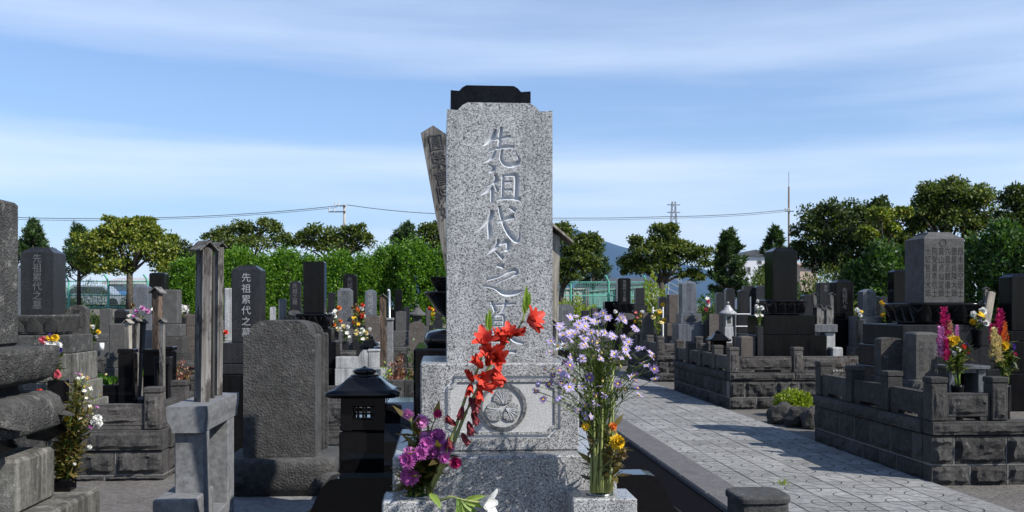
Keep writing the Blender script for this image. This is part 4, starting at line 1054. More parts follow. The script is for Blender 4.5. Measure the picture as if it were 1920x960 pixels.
lcore = part(OG, 'lotus_pedestal', MB().sq([(hwp * .85, pz0 - .012), (hwp * .95, pz0 + .010), (hwp * .99, pz0 + (pz1 - pz0) * .45), (hwp, pz1 - .02), (hwp * .99, pz1)], oc[0], oc[1], 16, 80, .66,
     wav=lambda t, z: 1 + .04 * abs(math.sin(8 * t))), 'old_stone', True)
pt = PZ(15, 378, 3.9)
part(OG, 'pillar', MB().box(pr - .62, pr, YL + .02, YL + .36, pz1 + .001, pt, .012).prism([(pr - .60, pt - .002), (pr - .03, pt - .002), (pr - .05, pt + .006), (pr - .09, pt + .02), (pr - .5, pt + .03)], YL + .05, YL + .33), 'old_stone')

# ================================================================== left graves
grave('dark inscribed gravestone on lotus base above the left hewn wall', 10.0, (38, 101, 463, 590), 'granite_slate', [(20, 143, 663), (14, 150, 718), (8, 158, 757)], lot=(24, 137, 0, 628),
      text='先祖累代之墓', tmat='letter_grey', tmats=['old_stone', 'old_stone', 'old_streaked', 'old_streaked'], zb=.42, tsize=.3, petals=3, ttop=.1)
grave('plain blue grey gravestone behind the left lotus grave', 16.4, (20, 50, 503, 600), 'granite_blue', [(14, 56, 640)])
grave('rounded natural stone with deep brush characters beside the left lotus grave', 10.7, (126, 160, 572, 668), 'old_stone', top='round', zb=.42, text='菩提', tmat='ink_dark', tsize=.55, depth=.14)
grave('small framed stele with curved top near the green fence', 16.6, (187, 206, 578, 626), 'grave_grey', [(181, 206, 641), (177, 212, 672)], top='arc', depth=.14)
grave('plain brown grey box stele above the black gate posts', 13.4, (204, 236, 607, 672), 'grave_grey', [(200, 240, 690)], top='flat', depth=.22, zb=.43)
grave('pale blue gravestone under the round tree on the left', 17.0, (249, 277, 533, 590), 'granite_blue', [(246, 286, 620), (240, 292, 660)], text='先祖代々', tmat='letter_grey', top='peak')
grave('black gravestone top behind the pale blue stone', 22.6, (279, 309, 511, 560), 'granite_black', [(274, 316, 600)], top='soft')
grave('weathered grey gravestone on two rough tiers left of the tall memorial posts', 16.2, (301, 333, 543, 608), 'grave_grey', [(299, 340, 631), (295, 345, 664)], tmats=['grave_grey', 'andesite_block'], top='flat')
grave('low brown block stone right of the two tier gravestone', 17.2, (343, 367, 590, 612), 'brownstone', [(338, 372, 650)], top='flat')
grave('narrow grey stone seen just right of the tall memorial posts', 17.4, (386, 411, 561, 600), 'grave_grey', [(382, 415, 650)], top='flat')
grave('slim white stone slab left of the slate gravestone', 12.9, (420, 435, 540, 640), 'granite_pale', [(414, 442, 668)], top='flat', depth=.12, zb=.43)
grave('tall slate gravestone with pale column of characters behind the rough stone', 10.6, (434, 489, 497, 642), 'granite_slate', [(419, 505, 682), (404, 520, 702)], text='先祖累代之墓', tmat='letter_pale', zb=0, tsize=.33, tgap=1.4, ttop=.1, tmats=['granite_slate', 'granite_slate', 'granite_black'])
grave('slender black gravestone with white crest tier by the hedge', 22.6, (543, 563, 527, 579), 'granite_dark', [(540, 565, 594), (534, 570, 615)], text='先祖之墓', tmat='letter_grey', crest=0)
grave('tall plain black gravestone on black lotus base before the bright hedge', 12.2, (568, 608, 490, 588), 'granite_black', [(562, 622, 640), (552, 632, 690)], lot=(556, 626, 0, 616), tmats=['black_polished', 'granite_black', 'granite_black'], zb=.43, top='flat', petals=3)
grave('small grey granite gravestone with flowers at its foot before the hedge', 16.4, (632, 660, 540, 603), 'granite_grey', [(627, 666, 616), (620, 674, 645)], text='先祖代々', tmat='letter_dim', top='pyr')
grave('black gravestone behind the small grey granite one', 22.6, (643, 669, 513, 590), 'granite_black', [(636, 678, 612)], text='先祖代々之墓', tmat='letter_dim', top='pyr')
grave('blue grey gravestone with peaked top left of the rustic post', 16.7, (684, 705, 543, 592), 'granite_blue', [(683, 712, 640)], text='先祖代々', tmat='letter_pale', top='peak', tmats=['brownstone'])
grave('small far black gravestone close under the hedge', 28.8, (740, 754, 542, 580), 'granite_black', [(736, 766, 605)], top='pyr')
grave('weathered brown stone with round top left of the black cushion', 12.9, (767, 795, 603, 652), 'brownstone', [(764, 799, 690)], top='round', depth=.16, zb=.43)
grave('grey framed stele behind the round topped brown stone', 16.6, (742, 761, 583, 620), 'grave_grey', [(738, 766, 650)], top='arc', depth=.14)
grave('plain grey post stone right of the little far lantern', 17.0, (798, 812, 578, 612), 'grave_grey', [(794, 816, 650)], top='flat')
# black enclosure with gate pillars and lawn
YE = 12.3
BE = thing('black_enclosure', 'polished black low wall with paired square gate pillars on the left', 'wall', (PX(300, YE), YE + 1.2, 0))
ze = PZ(270, 722, YE)
ex = [PX(p, YE) for p in (150, 221, 249, 268, 299, 309, 323, 366, 400, 470)]
part(BE, 'wall_panel', MB().box(ex[0], ex[1] - .002, YE + .04, YE + .14, 0, ze, .006), 'black_polished'); part(BE, 'wall_panel', MB().box(ex[6] + .002, ex[8], YE + .04, YE + .14, 0, ze, .006), 'black_polished')
for a, b, top in ((1, 2, 654), (3, 4, 655), (5, 6, 650)):
    o = part(BE, 'gate_pillar', MB().box(ex[a], ex[b], YE, YE + .2, 0, PZ(280, top + 9, YE), .008), 'black_polished')
    part(o, 'pillar_cap', MB().box(ex[a] - .008, ex[b] + .008, YE - .008, YE + .208, PZ(280, top + 8.6, YE), PZ(280, top, YE), .01), 'black_polished')
part(BE, 'plot_floor', MB().box(ex[0], ex[9], YE + .21, 15.1, 0, .43, 0), 'dirt')
sc = MB(); zc = PZ(430, 696, YE)
sc.prism([(PX(407, YE), 0), (PX(470, YE), 0), (PX(470, YE), zc), (PX(432, YE), zc), (PX(420, YE), zc - .02), (PX(412, YE), zc - .09), (PX(409, YE), zc - .18), (PX(407, YE), zc - .32)], YE + .03, YE + .15)
part(BE, 'scrolled_end', sc, 'black_polished')
lw = leaf_mesh(np.stack([nr.uniform(PX(165, 13.3), PX(221, 13.3), 9000), nr.uniform(13.0, 14.9, 9000), np.full(9000, .575)], 1), rand_dirs(9000) * .5 + np.array([0, 0, 1]), rand_dirs(9000), nr.uniform(.05, .12, 9000), .02, 'grass_green')
solo('lawn', lw, 'grass_green', kind='stuff')
part(BE, 'lawn_bed', MB().box(PX(165, 13.3), PX(221, 13.3), 12.99, 14.92, .431, .58, 0), 'dirt')
sm_stand = thing('small_post_stand', 'small dark stone stand holding pale memorial posts between black gate pillars', 'stand', (PX(306, 12.1), 12.1, 0))
zb_, za_ = PZ(306, 683, 12.05), PZ(306, 669, 12.05)
part(sm_stand, 'beam', MB().box(PX(290, 12.05), PX(321, 12.05), 12.0, 12.14, zb_, za_, .006), 'granite_dark')
for p in (293, 318): part(sm_stand, 'leg', MB().box(PX(p - 2.5, 12.05), PX(p + 2.5, 12.05), 12.02, 12.12, 0, zb_ - .001, .003), 'granite_dark')
roof_post('pale memorial post passing through the small dark stand', (PX(305, 11.93), 11.93, .02), P(304, 598, 11.93), .05, 'wood_grey', rot=R(-15))
roof_post('reddish brown memorial post with peaked roof right of the leaning posts', (PX(293, 12.75), 12.75, .43), P(296, 540, 12.75), .085, 'wood_brown', rot=R(-20), over=2.0, roofmat='wood_grey')
LP_ = 'leaning memorial posts between the black gate pillars'
for k, (bx, tx, ty, m, dY) in enumerate(((243, 240, 600, 'wood_pale', 0), (252, 256, 596, 'wood_grey', .12), (258, 268, 600, 'wood_dark', .22))):
    roof_post(('leftmost pale memorial post leaning between the black gate pillars', 'middle memorial post leaning between the black gate pillars', 'rightmost dark memorial post leaning between the black gate pillars')[k],
              (PX(bx, 12.7 + dY), 12.7 + dY, .43), P(tx, ty, 12.7 + dY), .06, m, LP_, rot=R(-20))
# pale granite enclosure
YG = 12.0
PG = thing('pale_enclosure', 'pale stepped granite low wall with posts left of the granite gravestone', 'wall', (PX(680, YG), YG + .8, 0))
zt_ = lambda y: PZ(670, y, YG)
part(PG, 'base_course', MB().box(PX(628, YG), PX(726, YG), YG - .02, YG + .25, 0, zt_(691), .006), 'granite_pale')
part(PG, 'front_panel', MB().box(PX(629, YG), PX(672, YG), YG, YG + .14, zt_(690.6), zt_(669), .006), 'granite_pale')
part(PG, 'stepped_panel', MB().prism([(PX(672.3, YG), zt_(690.6)), (PX(690, YG), zt_(690.6)), (PX(690, YG), zt_(657)), (PX(680, YG), zt_(657)), (PX(676, YG), zt_(661)), (PX(672.3, YG), zt_(668))], YG + .005, YG + .135), 'granite_pale')
for k, (a, b, t, dy) in enumerate(((690.5, 711, 655, 0), (701, 718, 650, .45), (706, 726, 642, .95))):
    yy = YG + dy; o = part(PG, 'post', MB().box(PX(a, yy), PX(b, yy), yy, yy + .14, 0 if k else zt_(690.6), PZ(700, t + 5, yy), .006), 'granite_pale')
    part(o, 'post_cap', MB().box(PX(a, yy) - .008, PX(b, yy) + .008, yy - .008, yy + .148, PZ(700, t + 4.8, yy), PZ(700, t, yy), .008), 'granite_pale')
part(PG, 'plot_floor', MB().box(PX(552, YG), PX(795, YG), YG + .26, 15.0, 0, .43, 0), 'dirt')
kg = thing('kerb_row', 'grey stone kerb in front of the red leaved shrub bed', 'kerb', (PX(750, 11.6), 11.6, 0))
for k in range(3):
    xa_ = PX(712 + 23 * k, 11.6); part(kg, 'kerb_stone', MB().rough(xa_, PX(734.3 + 23 * k, 11.6), 11.6, 11.8, 0, PZ(745, 714, 11.6), 'f', .02, .05, k), 'andesite_block')
lantern('black stone lantern roof behind the pale granite wall', PX(693, 13.2), 13.2, .43, PZ(693, 627, 13.2) - .43, PX(714, 13.2) - PX(671, 13.2), 'granite_black')
lantern('little far grey lantern with wide roof in front of the hedge', PX(783, 24), 24, .45, PZ(783, 569, 24) - .45, PX(801, 24) - PX(765, 24), 'grave_grey', square=False)
roof_post('rustic rotten wooden post with tiny roof left of the granite gravestone', (PX(719, 12.4), 12.4, .43), P(718, 552, 12.4), .075, 'wood_brown', over=1.7, roofmat='wood_grey')
pole = MB().tube([(PX(731, 13), 13, .43), P(730, 545, 13)], .017, 8); e_ = P(726, 544, 13); pole.tube([P(730.5, 546, 13), e_], .022, 8)
solo('steel_pole', pole, 'steel', 'thin bent steel pole behind the rustic wooden post', 'pole', loc=(PX(731, 13), 13, .43), smooth=True)
mb = MB().box(PX(725, 12.7), PX(737, 12.7), 12.7, 12.8, .43, PZ(730, 601, 12.7), .006).box(PX(722.5, 12.7), PX(738.5, 12.7), 12.685, 12.815, PZ(730, 600.8, 12.7), PZ(730, 596, 12.7), .006)
solo('stone_pedestal', mb, 'stand_concrete', 'slim pale concrete pedestal with cap right of the rustic post', 'pedestal', loc=(PX(730, 12.7), 12.75, .43))

# ================================================================== right graves
grave('low flat grey gravestone at the far end of the path', 26.8, (1044, 1076, 574, 602), 'granite_grey', [(1051, 1070, 612), (1040, 1082, 640)], top='concave', text='絆', tmat='letter_shade', tsize=.35, depth=.15, ttop=.25)
grave('black gravestone with pale crest tier above the lilac asters', 26.7, (1159, 1183, 521, 569), 'granite_black', [(1160, 1193, 603), (1150, 1200, 622)], lot=(1152, 1190, 0, 584), text='先祖代々之墓', tmat='letter_grey', top='soft', petals=3, crest=0, tmats=['granite_black'])
grave('plain black block stone left of the black crest gravestone', 27.2, (1134, 1158, 565, 604), 'granite_black', [(1130, 1162, 640)], top='flat')
grave('slate gravestone in shade right of the black crest gravestone', 28.6, (1192, 1209, 540, 572), 'granite_slate', [(1188, 1213, 600)], top='flat')
grave('small dark stele with rows of characters and arched top', 22.3, (1206, 1226, 586, 626), 'brownstone', [(1202, 1230, 650)], top='arc', text='法名', tmat='letter_dim', depth=.14)
grave('blue grey gravestone with crest tier standing behind the hewn wall', 21.6, (1279, 1306, 526, 588), 'granite_blue', [(1275, 1314, 607), (1269, 1321, 640)], text='先祖代々之墓', tmat='letter_dim', top='peak', crest=0)
grave('brown square gravestone half behind the blue grey crest gravestone', 22.4, (1254, 1272, 552, 606), 'brownstone', [(1250, 1276, 640)], top='flat')
grave('dark gravestone right of the white lantern', 22.6, (1387, 1404, 543, 590), 'granite_dark', [(1382, 1408, 625)], top='pyr')
grave('grey gravestone left behind the tallest black grave', 28.6, (1418, 1440, 535, 575), 'granite_slate', [(1412, 1444, 610)], top='pyr')
grave('dark flat topped gravestone behind the white lily bunch', 28.9, (1396, 1414, 536, 575), 'granite_slate', [(1392, 1418, 610)], top='flat')
grave('rounded plain stele by the corner post of the hewn wall', 15.9, (1388, 1418, 630, 668), 'brownstone', top='soft', depth=.3)
grave('tallest black gravestone on lotus base and two black tiers', 16.4, (1449, 1495, 463, 562), 'granite_black', [(1424, 1519, 628), (1411, 1535, 676)], lot=(1433, 1510, 0, 591), tmats=['black_polished', 'granite_black', 'granite_black'], top='pyr', petals=4)
grave('black gravestone with white band right of the post stand', 17.5, (1568, 1600, 524, 585), 'granite_black', [(1567, 1601, 598), (1561, 1606, 660)], text='先祖代々', tmat='letter_dim', top='pyr', ttop=.25)
grave('dark gravestone far behind the post stand', 22.4, (1537, 1560, 530, 575), 'granite_dark', [(1532, 1565, 610)], text='南無', tmat='letter_grey', top='flat', tsize=.3)
grave('grey gravestone with peaked top and flowers on its tier', 17.0, (1618, 1642, 542, 593), 'granite_grey', [(1606, 1654, 650)], text='先祖代々', tmat='letter_shade', top='peak')
grave('black gravestone half hidden left of the many lined gravestone', 16.6, (1676, 1702, 505, 596), 'granite_black', [(1668, 1710, 640)], top='pyr')
grave('dark framed stele with rounded top inside the right hewn wall', 9.85, (1652, 1692, 633, 705), 'andesite_brown', [(1646, 1698, 730)], top='arc', depth=.16)
g19 = grave('weathered stele with two columns of characters inside the right hewn wall', 9.55, (1715, 1760, 623, 712), 'grave_grey', [(1706, 1766, 740)], top='soft', depth=.26)
w_ = PX(1760, 10.1) - PX(1715, 10.1)
for px, t in ((1728, '阿観院眞信'), (1747, '文智知山居士')):
    inscribe(g19.children[0], t, PX(px, 9.55), 9.5495, PZ(1740, 640, 9.55), .062, 'letter_shade', g19.location)
g20 = grave('broad grey gravestone covered in rows of characters on a lotus base', 10.55, (1732, 1808, 434, 568), 'grave_grey', [(1670, 1836, 650), (1664, 1842, 692), (1660, 1846, 730)], lot=(1690, 1832, 0, 608), tmats=['granite_black', 'granite_dark', 'granite_dark', 'granite_dark'], top='pyr', petals=4, depth=.45)
for px, t in zip((1740, 1752.5, 1765, 1777, 1789, 1801), ('十紅智月大姉', '院覚義孝信士', '真山貞仙定姉', '六音正観徹士', '徳屋貞隣大姉', '西木祖空居士')):
    inscribe(g20.children[0], t, PX(px, 10.55), 10.5495, PZ(1770, 463, 10.55), .067, 'ink_dark', g20.location, 1.42)
mbc = MB(); q_ = P(1768, 455, 10.55)
mbc.tube([(q_.x + .038 * math.cos(t), 10.549, q_.z + .038 * math.sin(t)) for t in [i * math.pi / 12 for i in range(25)]], .004, 5); part(g20.children[0], 'crest', mbc, 'letter_shade')
grave('plain black gravestone cut off by the right edge', 10.3, (1897, 1940, 512, 620), 'granite_black', [(1888, 1950, 640), (1884, 1954, 700)], top='pyr')
# further small stones filling the rows behind
SM = 'small stones crowded in the rows behind'
for lab, Y, q, m, tp in (('small dark stone behind the brown box stele, below the mesh fence', 17.6, (214, 236, 580, 612), 'granite_dark', 'pyr'), ('small brown stone between the two tier gravestone and the memorial posts', 22.7, (338, 352, 572, 606), 'brownstone', 'flat'),
    ('little pale figure stone right of the slate gravestone', 16.6, (506, 516, 575, 606), 'granite_pale', 'round'), ('small grey stone between slate and black lotus gravestones', 22.8, (522, 536, 560, 600), 'granite_grey', 'pyr'),
    ('small dark stone between the black lotus and small grey gravestones', 28.8, (615, 628, 548, 600), 'granite_dark', 'pyr'), ('low brown stele below the blue grey peaked gravestone', 15.9, (690, 712, 604, 640), 'brownstone', 'arc'),
    ('low dark stele between the rustic post and the far lantern', 22.8, (757, 768, 575, 606), 'granite_slate', 'flat'), ('tiny far stone right of the little far lantern', 28.9, (814, 826, 560, 600), 'granite_slate', 'pyr'),
    ('low dark row stone right of the low flat grey gravestone', 27.0, (1091, 1106, 582, 606), 'granite_slate', 'flat'), ('low grey row stone left of the plain black block', 27.1, (1110, 1128, 578, 606), 'andesite_brown', 'flat'),
    ('small dark stone between the stele and the brown square gravestone', 28.7, (1236, 1250, 556, 600), 'granite_dark', 'pyr'), ('brown stele between the crest gravestone and the white lantern', 21.2, (1330, 1348, 588, 630), 'brownstone', 'arc'),
    ('small slate stone behind the white lantern', 28.7, (1344, 1358, 548, 590), 'granite_slate', 'pyr'), ('dark stone glimpsed between the tallest black grave and post stand', 21.6, (1506, 1524, 552, 600), 'granite_dark', 'pyr'),
    ('low dark stone behind the yellow posy on the right', 21.8, (1650, 1668, 556, 600), 'granite_slate', 'flat'), ('small dark stone left of the white gabled house', 28.8, (1362, 1378, 540, 585), 'granite_dark', 'pyr')):
    grave(lab, Y, q, m, [(q[0] - 4, q[1] + 4, q[3] + 18)], top=tp, group=SM)
# broken natural stone
bs = MB(); yb_ = 16.0; pts = [(1627, 664), (1676, 664), (1674, 655), (1668, 616), (1650, 618), (1641, 621), (1627, 626), (1625, 645)]
bs.prism([(PX(x, yb_), max(.45, PZ(x, y, yb_))) for x, y in pts][::-1], yb_, yb_ + .28)
solo('broken_stone', bs, 'grave_grey', 'broken slab of natural stone leaning before the grey gravestone', 'stone', loc=(PX(1650, yb_), yb_ + .14, .45))
# altar table at right
at = thing('offering_table', 'pale blue grey stone offering table between two bouquets at right', 'table', (PX(1815, 9.6), 9.6, .45))
ax0, ax1 = PX(1776, 9.5), PX(1856, 9.5); az = PZ(1815, 686, 9.5)
part(at, 'top', MB().box(ax0, ax1, 9.48, 9.85, az - .035, az, .005), 'granite_blue')
for a in (ax0 + .03, ax1 - .11): part(at, 'leg', MB().box(a, a + .08, 9.52, 9.82, .45, az - .036, .005), 'granite_blue')
part(at, 'front_rail', MB().box(ax0 + .12, ax1 - .12, 9.53, 9.58, az - .075, az - .036, .003), 'granite_blue')
part(at, 'back_panel', MB().box(ax0 + .115, ax1 - .115, 9.79, 9.81, .45, az - .037, 0), 'granite_black')
# lanterns on the right
lantern('white stone lantern with round roof behind the hewn wall', PX(1365, 21.3), 21.3, .45, PZ(1365, 563, 21.3) - .45, PX(1381, 21.3) - PX(1349, 21.3), 'granite_pale', square=False)
lantern('black stone lantern roof behind the wall posts beside the path', PX(1347, 16.6), 16.6, .45, PZ(1347, 618, 16.6) - .45, PX(1366, 16.6) - PX(1328, 16.6), 'granite_black')
# stand with roofed posts
ps = thing('granite_post_stand', 'grey granite stand with five roofed memorial posts right of the tallest black grave', 'stand', (PX(1545, 16.5), 16.5, .45))
pz_ = lambda y: PZ(1545, y, 16.4)
part(ps, 'beam', MB().box(PX(1519, 16.3), PX(1571, 16.3), 16.3, 16.62, pz_(623), pz_(608), .01), 'granite_grey')
for a, b in ((1523, 1532), (1547, 1566)): part(ps, 'leg', MB().box(PX(a, 16.35), PX(b, 16.35), 16.35, 16.58, .45, pz_(623.3), .006), 'granite_pale')
part(ps, 'foot', MB().box(PX(1560, 16.1), PX(1581, 16.1), 16.1, 16.33, .45, pz_(650), .02), 'granite_pale')
RP = 'roofed memorial posts in the grey granite stand'
for k, (x, ty, wv, lab) in enumerate(((1527, 549, .055, 'tall back left roofed post in the granite stand'), (1534, 571, .07, 'short left roofed post in the granite stand'), (1541, 578, .05, 'dark narrow roofed post in the granite stand'),
                                      (1552, 574, .07, 'broad middle roofed post in the granite stand'), (1559, 549, .055, 'tall back right roofed post in the granite stand'))):
    dY = .22 if ty < 560 else .08 + .03 * k
    roof_post(lab, (PX(x + (2 if k == 0 else 0), 16.3 + dY), 16.3 + dY, pz_(608)), P(x, ty, 16.3 + dY), wv, 'wood_grey', RP, over=2.0)
# posts beside the lined gravestone
roof_post('pale leaning pointed memorial post right of the many lined gravestone', (PX(1850, 10.6), 10.9, .45), P(1859, 543, 10.9), .085, 'wood_pale', roofed=False, d=.05)
roof_post('thin grey roofed memorial post behind the pale leaning one', (PX(1846, 10.98), 10.98, .45), P(1848, 539, 10.98), .04, 'wood_grey', over=1.7)
roof_post('short thin memorial post left of the pale leaning one', (PX(1839, 10.97), 10.97, .45), P(1841, 564, 10.97), .035, 'wood_grey', over=1.7)
# white rail and table, steel frame
wr = thing('white_rail', 'small white pipe rail left of the blue grey crest gravestone', 'rail', (PX(1233, 23), 23, .45))
for x in (1224, 1243): part(wr, 'upright', MB().tube([(PX(x, 23), 23, .45), P(x, 575, 23)], .02, 6), 'white_paint')
part(wr, 'bar', MB().tube([P(1224, 583, 23), P(1243, 583, 23)], .02, 6), 'white_paint')
sf = thing('steel_rack', 'thin pale steel rack before the dark gravestone right of white lantern', 'rack', (PX(1392, 21.8), 21.8, .45))
for x in (1379, 1407): part(sf, 'upright', MB().tube([(PX(x, 21.8), 21.8, .45), P(x, 588 if x < 1390 else 556, 21.8)], .014, 6), 'steel')
for y in (589, 612): part(sf, 'bar', MB().tube([P(1379, y, 21.8), P(1407, y, 21.8)], .014, 6), 'steel')
# shrub on rocks beside the path
def boulder(label, c, r, sc, seed):
    bm = bmesh.new(); bmesh.ops.create_icosphere(bm, subdivisions=3, radius=1)
    for v in bm.verts:
        k = 1 + .28 * noise.noise(v.co * 1.6 + Vector((seed, 0, 0))) + .1 * noise.noise(v.co * 4 + Vector((0, seed, 0)))
        v.co = Vector((v.co.x * sc[0], v.co.y * sc[1], max(-.5, v.co.z) * sc[2])) * k * r
    zmin = min(v.co.z for v in bm.verts)
    for v in bm.verts: v.co.z -= zmin
    me = bpy.data.meshes.new('mesh'); bm.to_mesh(me); bm.free(); me.materials.append(M['andesite_block'])
    o = bpy.data.objects.new('boulder', me); COL.objects.link(o); o.location = c; return tag(o, label, 'rock', 'rocks edging the little shrub bed')
def gy(px, py):                                       # a spot on the ground
    d = FPX * CAMH / (py - HOR); uu = (px - 960) / FPX; return Vector(((ST + CT * uu) * d, d * (CT - ST * uu), 0))
q = gy(1470, 794); boulder('dark rock at the left end of the little shrub bed', q, .16, (1.5, 1, 1.1), 1)
q = gy(1500, 800); boulder('pale ridged rock in the middle of the little shrub bed', q, .15, (1.3, .9, 1.2), 2)
q = gy(1521, 804); boulder('rounded rock at the right end of the little shrub bed', q, .13, (1.1, .9, 1.35), 3)
q = gy(1490, 782); soil = MB(); soil.sq([(.36, 0), (.34, .10), (.25, .15)], q.x + .05, q.y + .15, 3, 24, .8); solo('soil_mound', soil, 'dirt', 'low soil mound between rocks under the yellow green shrub', 'soil', loc=(q.x, q.y, 0), smooth=True)
bush('round yellow green shrub among dark rocks beside the path', (q.x + .03, q.y + .12, .12), .26, .24, 'leaf_moss', 2600, .05)
g_ = gy(1468, 918); tuft = leaf_mesh(np.array([g_] * 50) + nr.normal(0, .02, (50, 3)) * np.array([1, 2, 0]) + np.array([0, 0, .04]), rand_dirs(50) * .6 + np.array([0, 0, 1]), rand_dirs(50), nr.uniform(.03, .07, 50), .006, 'leaf_moss')
solo('weed_tuft', tuft, 'leaf_moss', kind='stuff')

# ================================================================== background: fence, sheds, houses, poles
YF = 52; zF = 1.45
def fence(label, pxs, ytop, lab2=None):
    xs = [PX(p, YF) for p in pxs]; T = thing('mesh_fence', label, 'fence', ((xs[0] + xs[-1]) / 2, YF, zF), 'green mesh fences'); zt = PZ(pxs[0], ytop, YF); zr = PZ(pxs[0], ytop + 13, YF)
    for x in xs: part(T, 'post', MB().tube([(x, YF, zF), (x, YF, zr), (x - .12, YF - .05, zt - .1), (x - .2, YF - .08, zt)], .055, 6), 'fence_green')
    for z in (zr, (zr + zF) / 2, zF + .1): part(T, 'rail', MB().tube([(xs[0], YF, z), (xs[-1], YF, z)], .03, 5), 'fence_green')
    mb = MB(); x = xs[0]
    while x < xs[-1]: mb.box(x - .006, x + .006, YF - .008, YF + .008, zF, zr, 0); x += .12
    z = zF + .1
    while z < zr: mb.box(xs[0], xs[-1], YF - .006, YF + .006, z - .005, z + .005, 0); z += .14
    part(T, 'wire_mesh', mb, 'fence_green', kind='stuff')
fence('green wire mesh fence under the round tree on the left', [56, 129, 203, 277, 350, 423], 514)
fence('green wire mesh fence at the far end of the path', [1000, 1070, 1141, 1212], 516)
def sheet(label, a, b, yt, yb, Y, mat, n=14, dz=0):
    xa, xb = PX(a, Y), PX(b, Y); z1, z1b = PZ(a, yt, Y), PZ(b, yt + dz, Y); z0 = zF
    T = thing('sheet_fence', label, 'fence', ((xa + xb) / 2, Y, z0), 'sheet metal fences')
    for k in range(n):
        t0, t1 = k / n, (k + 1) / n; mb = MB(); xx0, xx1 = xa + (xb - xa) * t0, xa + (xb - xa) * t1 - .012; zz0 = z1 + (z1b - z1) * t0; y = Y + (.03 if k % 2 else 0)
        mb.prism([(xx0, z0), (xx1, z0), (xx1, zz0), (xx0, zz0)], y, y + .03); part(T, 'panel', mb, mat)
    part(T, 'top_rail', MB().tube([(xa, Y - .03, z1 - .1), (xb, Y - .03, z1b - .1)], .035, 5), 'rust_post')
    for t in (0, .5, 1): part(T, 'post', MB().tube([(xa + (xb - xa) * t, Y - .06, z0), (xa + (xb - xa) * t, Y - .06, z1 + (z1b - z1) * t)], .05, 6), 'rust_post')
sheet('grey sheet metal fence panel at the far end of the path', 1050, 1098, 540, 575, 54, 'sheet_grey', 9)
sheet('weathered green corrugated fence behind the black crest gravestone', 1102, 1208, 544, 578, 54.5, 'sheet_green', 20, -8)
def house(label, a, b, yeave, ridge, Y, depth, wall, roof, wins=(), gable=False, zb=1.45):
    xa, xb = PX(a, Y), PX(b, Y); ze = PZ(a, yeave, Y); zr = PZ(a, ridge, Y); T = thing('house', label, 'building', ((xa + xb) / 2, Y + depth / 2, zb if Y < 95 else 0), None); z0 = T.location.z
    part(T, 'wall', MB().box(xa, xb, Y, Y + depth, z0, ze, 0), wall)
    if gable: rf = MB().prism([(xa - .4, ze), (xb + .4, ze), (xb + .4, ze + .12), ((xa + xb) / 2, zr), (xa - .4, ze + .12)], Y - .4, Y + depth + .4)
    else: rf = MB().prism([(Y - .5, ze), (Y + depth + .5, ze), (Y + depth + .5, ze + .15), (Y + depth / 2, zr), (Y - .5, ze + .15)], xa - .4, xb + .4, 'x')
    part(T, 'roof', rf, roof, fix=True)
    for (c, d, e, f) in wins:
        wx0, wx1, wz1, wz0 = PX(c, Y), PX(d, Y), PZ(c, e, Y), PZ(c, f, Y)
        o = part(T, 'window', MB().box(wx0, wx1, Y - .04, Y + .02, wz0, wz1, .02), 'sheet_grey'); part(o, 'pane', MB().box(wx0 + .08, wx1 - .08, Y - .05, Y - .03, wz0 + .08, wz1 - .08, 0), 'window_glass')
house('white gabled house between the pines', 1392, 1440, 480, 468, 120, 10, 'siding_white', 'roof_dark', [(1419, 1429, 487, 496), (1400, 1408, 500, 512)], True)
house('low beige house beside the dark tree', 1500, 1532, 498, 489, 118, 9, 'siding_beige', 'siding_beige', [(1512, 1520, 500, 508)])
house('dark roofed low building behind the green corrugated fence', 1120, 1236, 535, 517, 90, 12, 'siding_white', 'roof_dark', [(1150, 1160, 542, 552), (1190, 1200, 542, 552)])
house('pale shed with blue panels seen through the left fence', 205, 262, 533, 518, 74, 7, 'siding_white', 'sheet_grey', [(228, 240, 556, 572)])
bp = MB().box(PX(208, 73.6), PX(240, 73.6), 73.5, 73.7, 1.45, PZ(220, 546, 73.6), 0); solo('blue_sheet', bp, 'sheet_blue', 'blue panel leaning on the pale shed behind the fence', 'panel', loc=(PX(224, 73.6), 73.6, 1.45))
house('long low pale warehouse behind the left fence', 262, 372, 545, 532, 88, 12, 'siding_white', 'sheet_grey', [(290, 300, 553, 562), (320, 330, 553, 562)])
def car(label, px, Y, mat, L=4.0):
    x = PX(px, Y); z = 1.45; T = thing('parked_car', label, 'car', (x, Y, z), 'cars behind the left fence')
    part(T, 'body', MB().prism([(x - L / 2, z + .25), (x + L / 2, z + .25), (x + L / 2, z + .75), (x + L * .3, z + .85), (x + L * .18, z + 1.35), (x - L * .28, z + 1.4), (x - L * .42, z + .9), (x - L / 2, z + .85)], Y, Y + 1.6), mat)
    part(T, 'window', MB().prism([(x + L * .26, z + .88), (x + L * .16, z + 1.28), (x - L * .25, z + 1.32), (x - L * .37, z + .92)][::-1], Y - .01, Y + 1.61), 'window_glass')
    for sx in (-.3, .3): part(T, 'wheel', MB().prism([(x + L * sx + .32 * math.cos(t), z + .32 + .32 * math.sin(t)) for t in [i * math.pi / 8 for i in range(16)]], Y - .03, Y + 1.63), 'tyre_rubber')
car('dark grey car parked behind the left fence', 172, 60, 'car_paint')
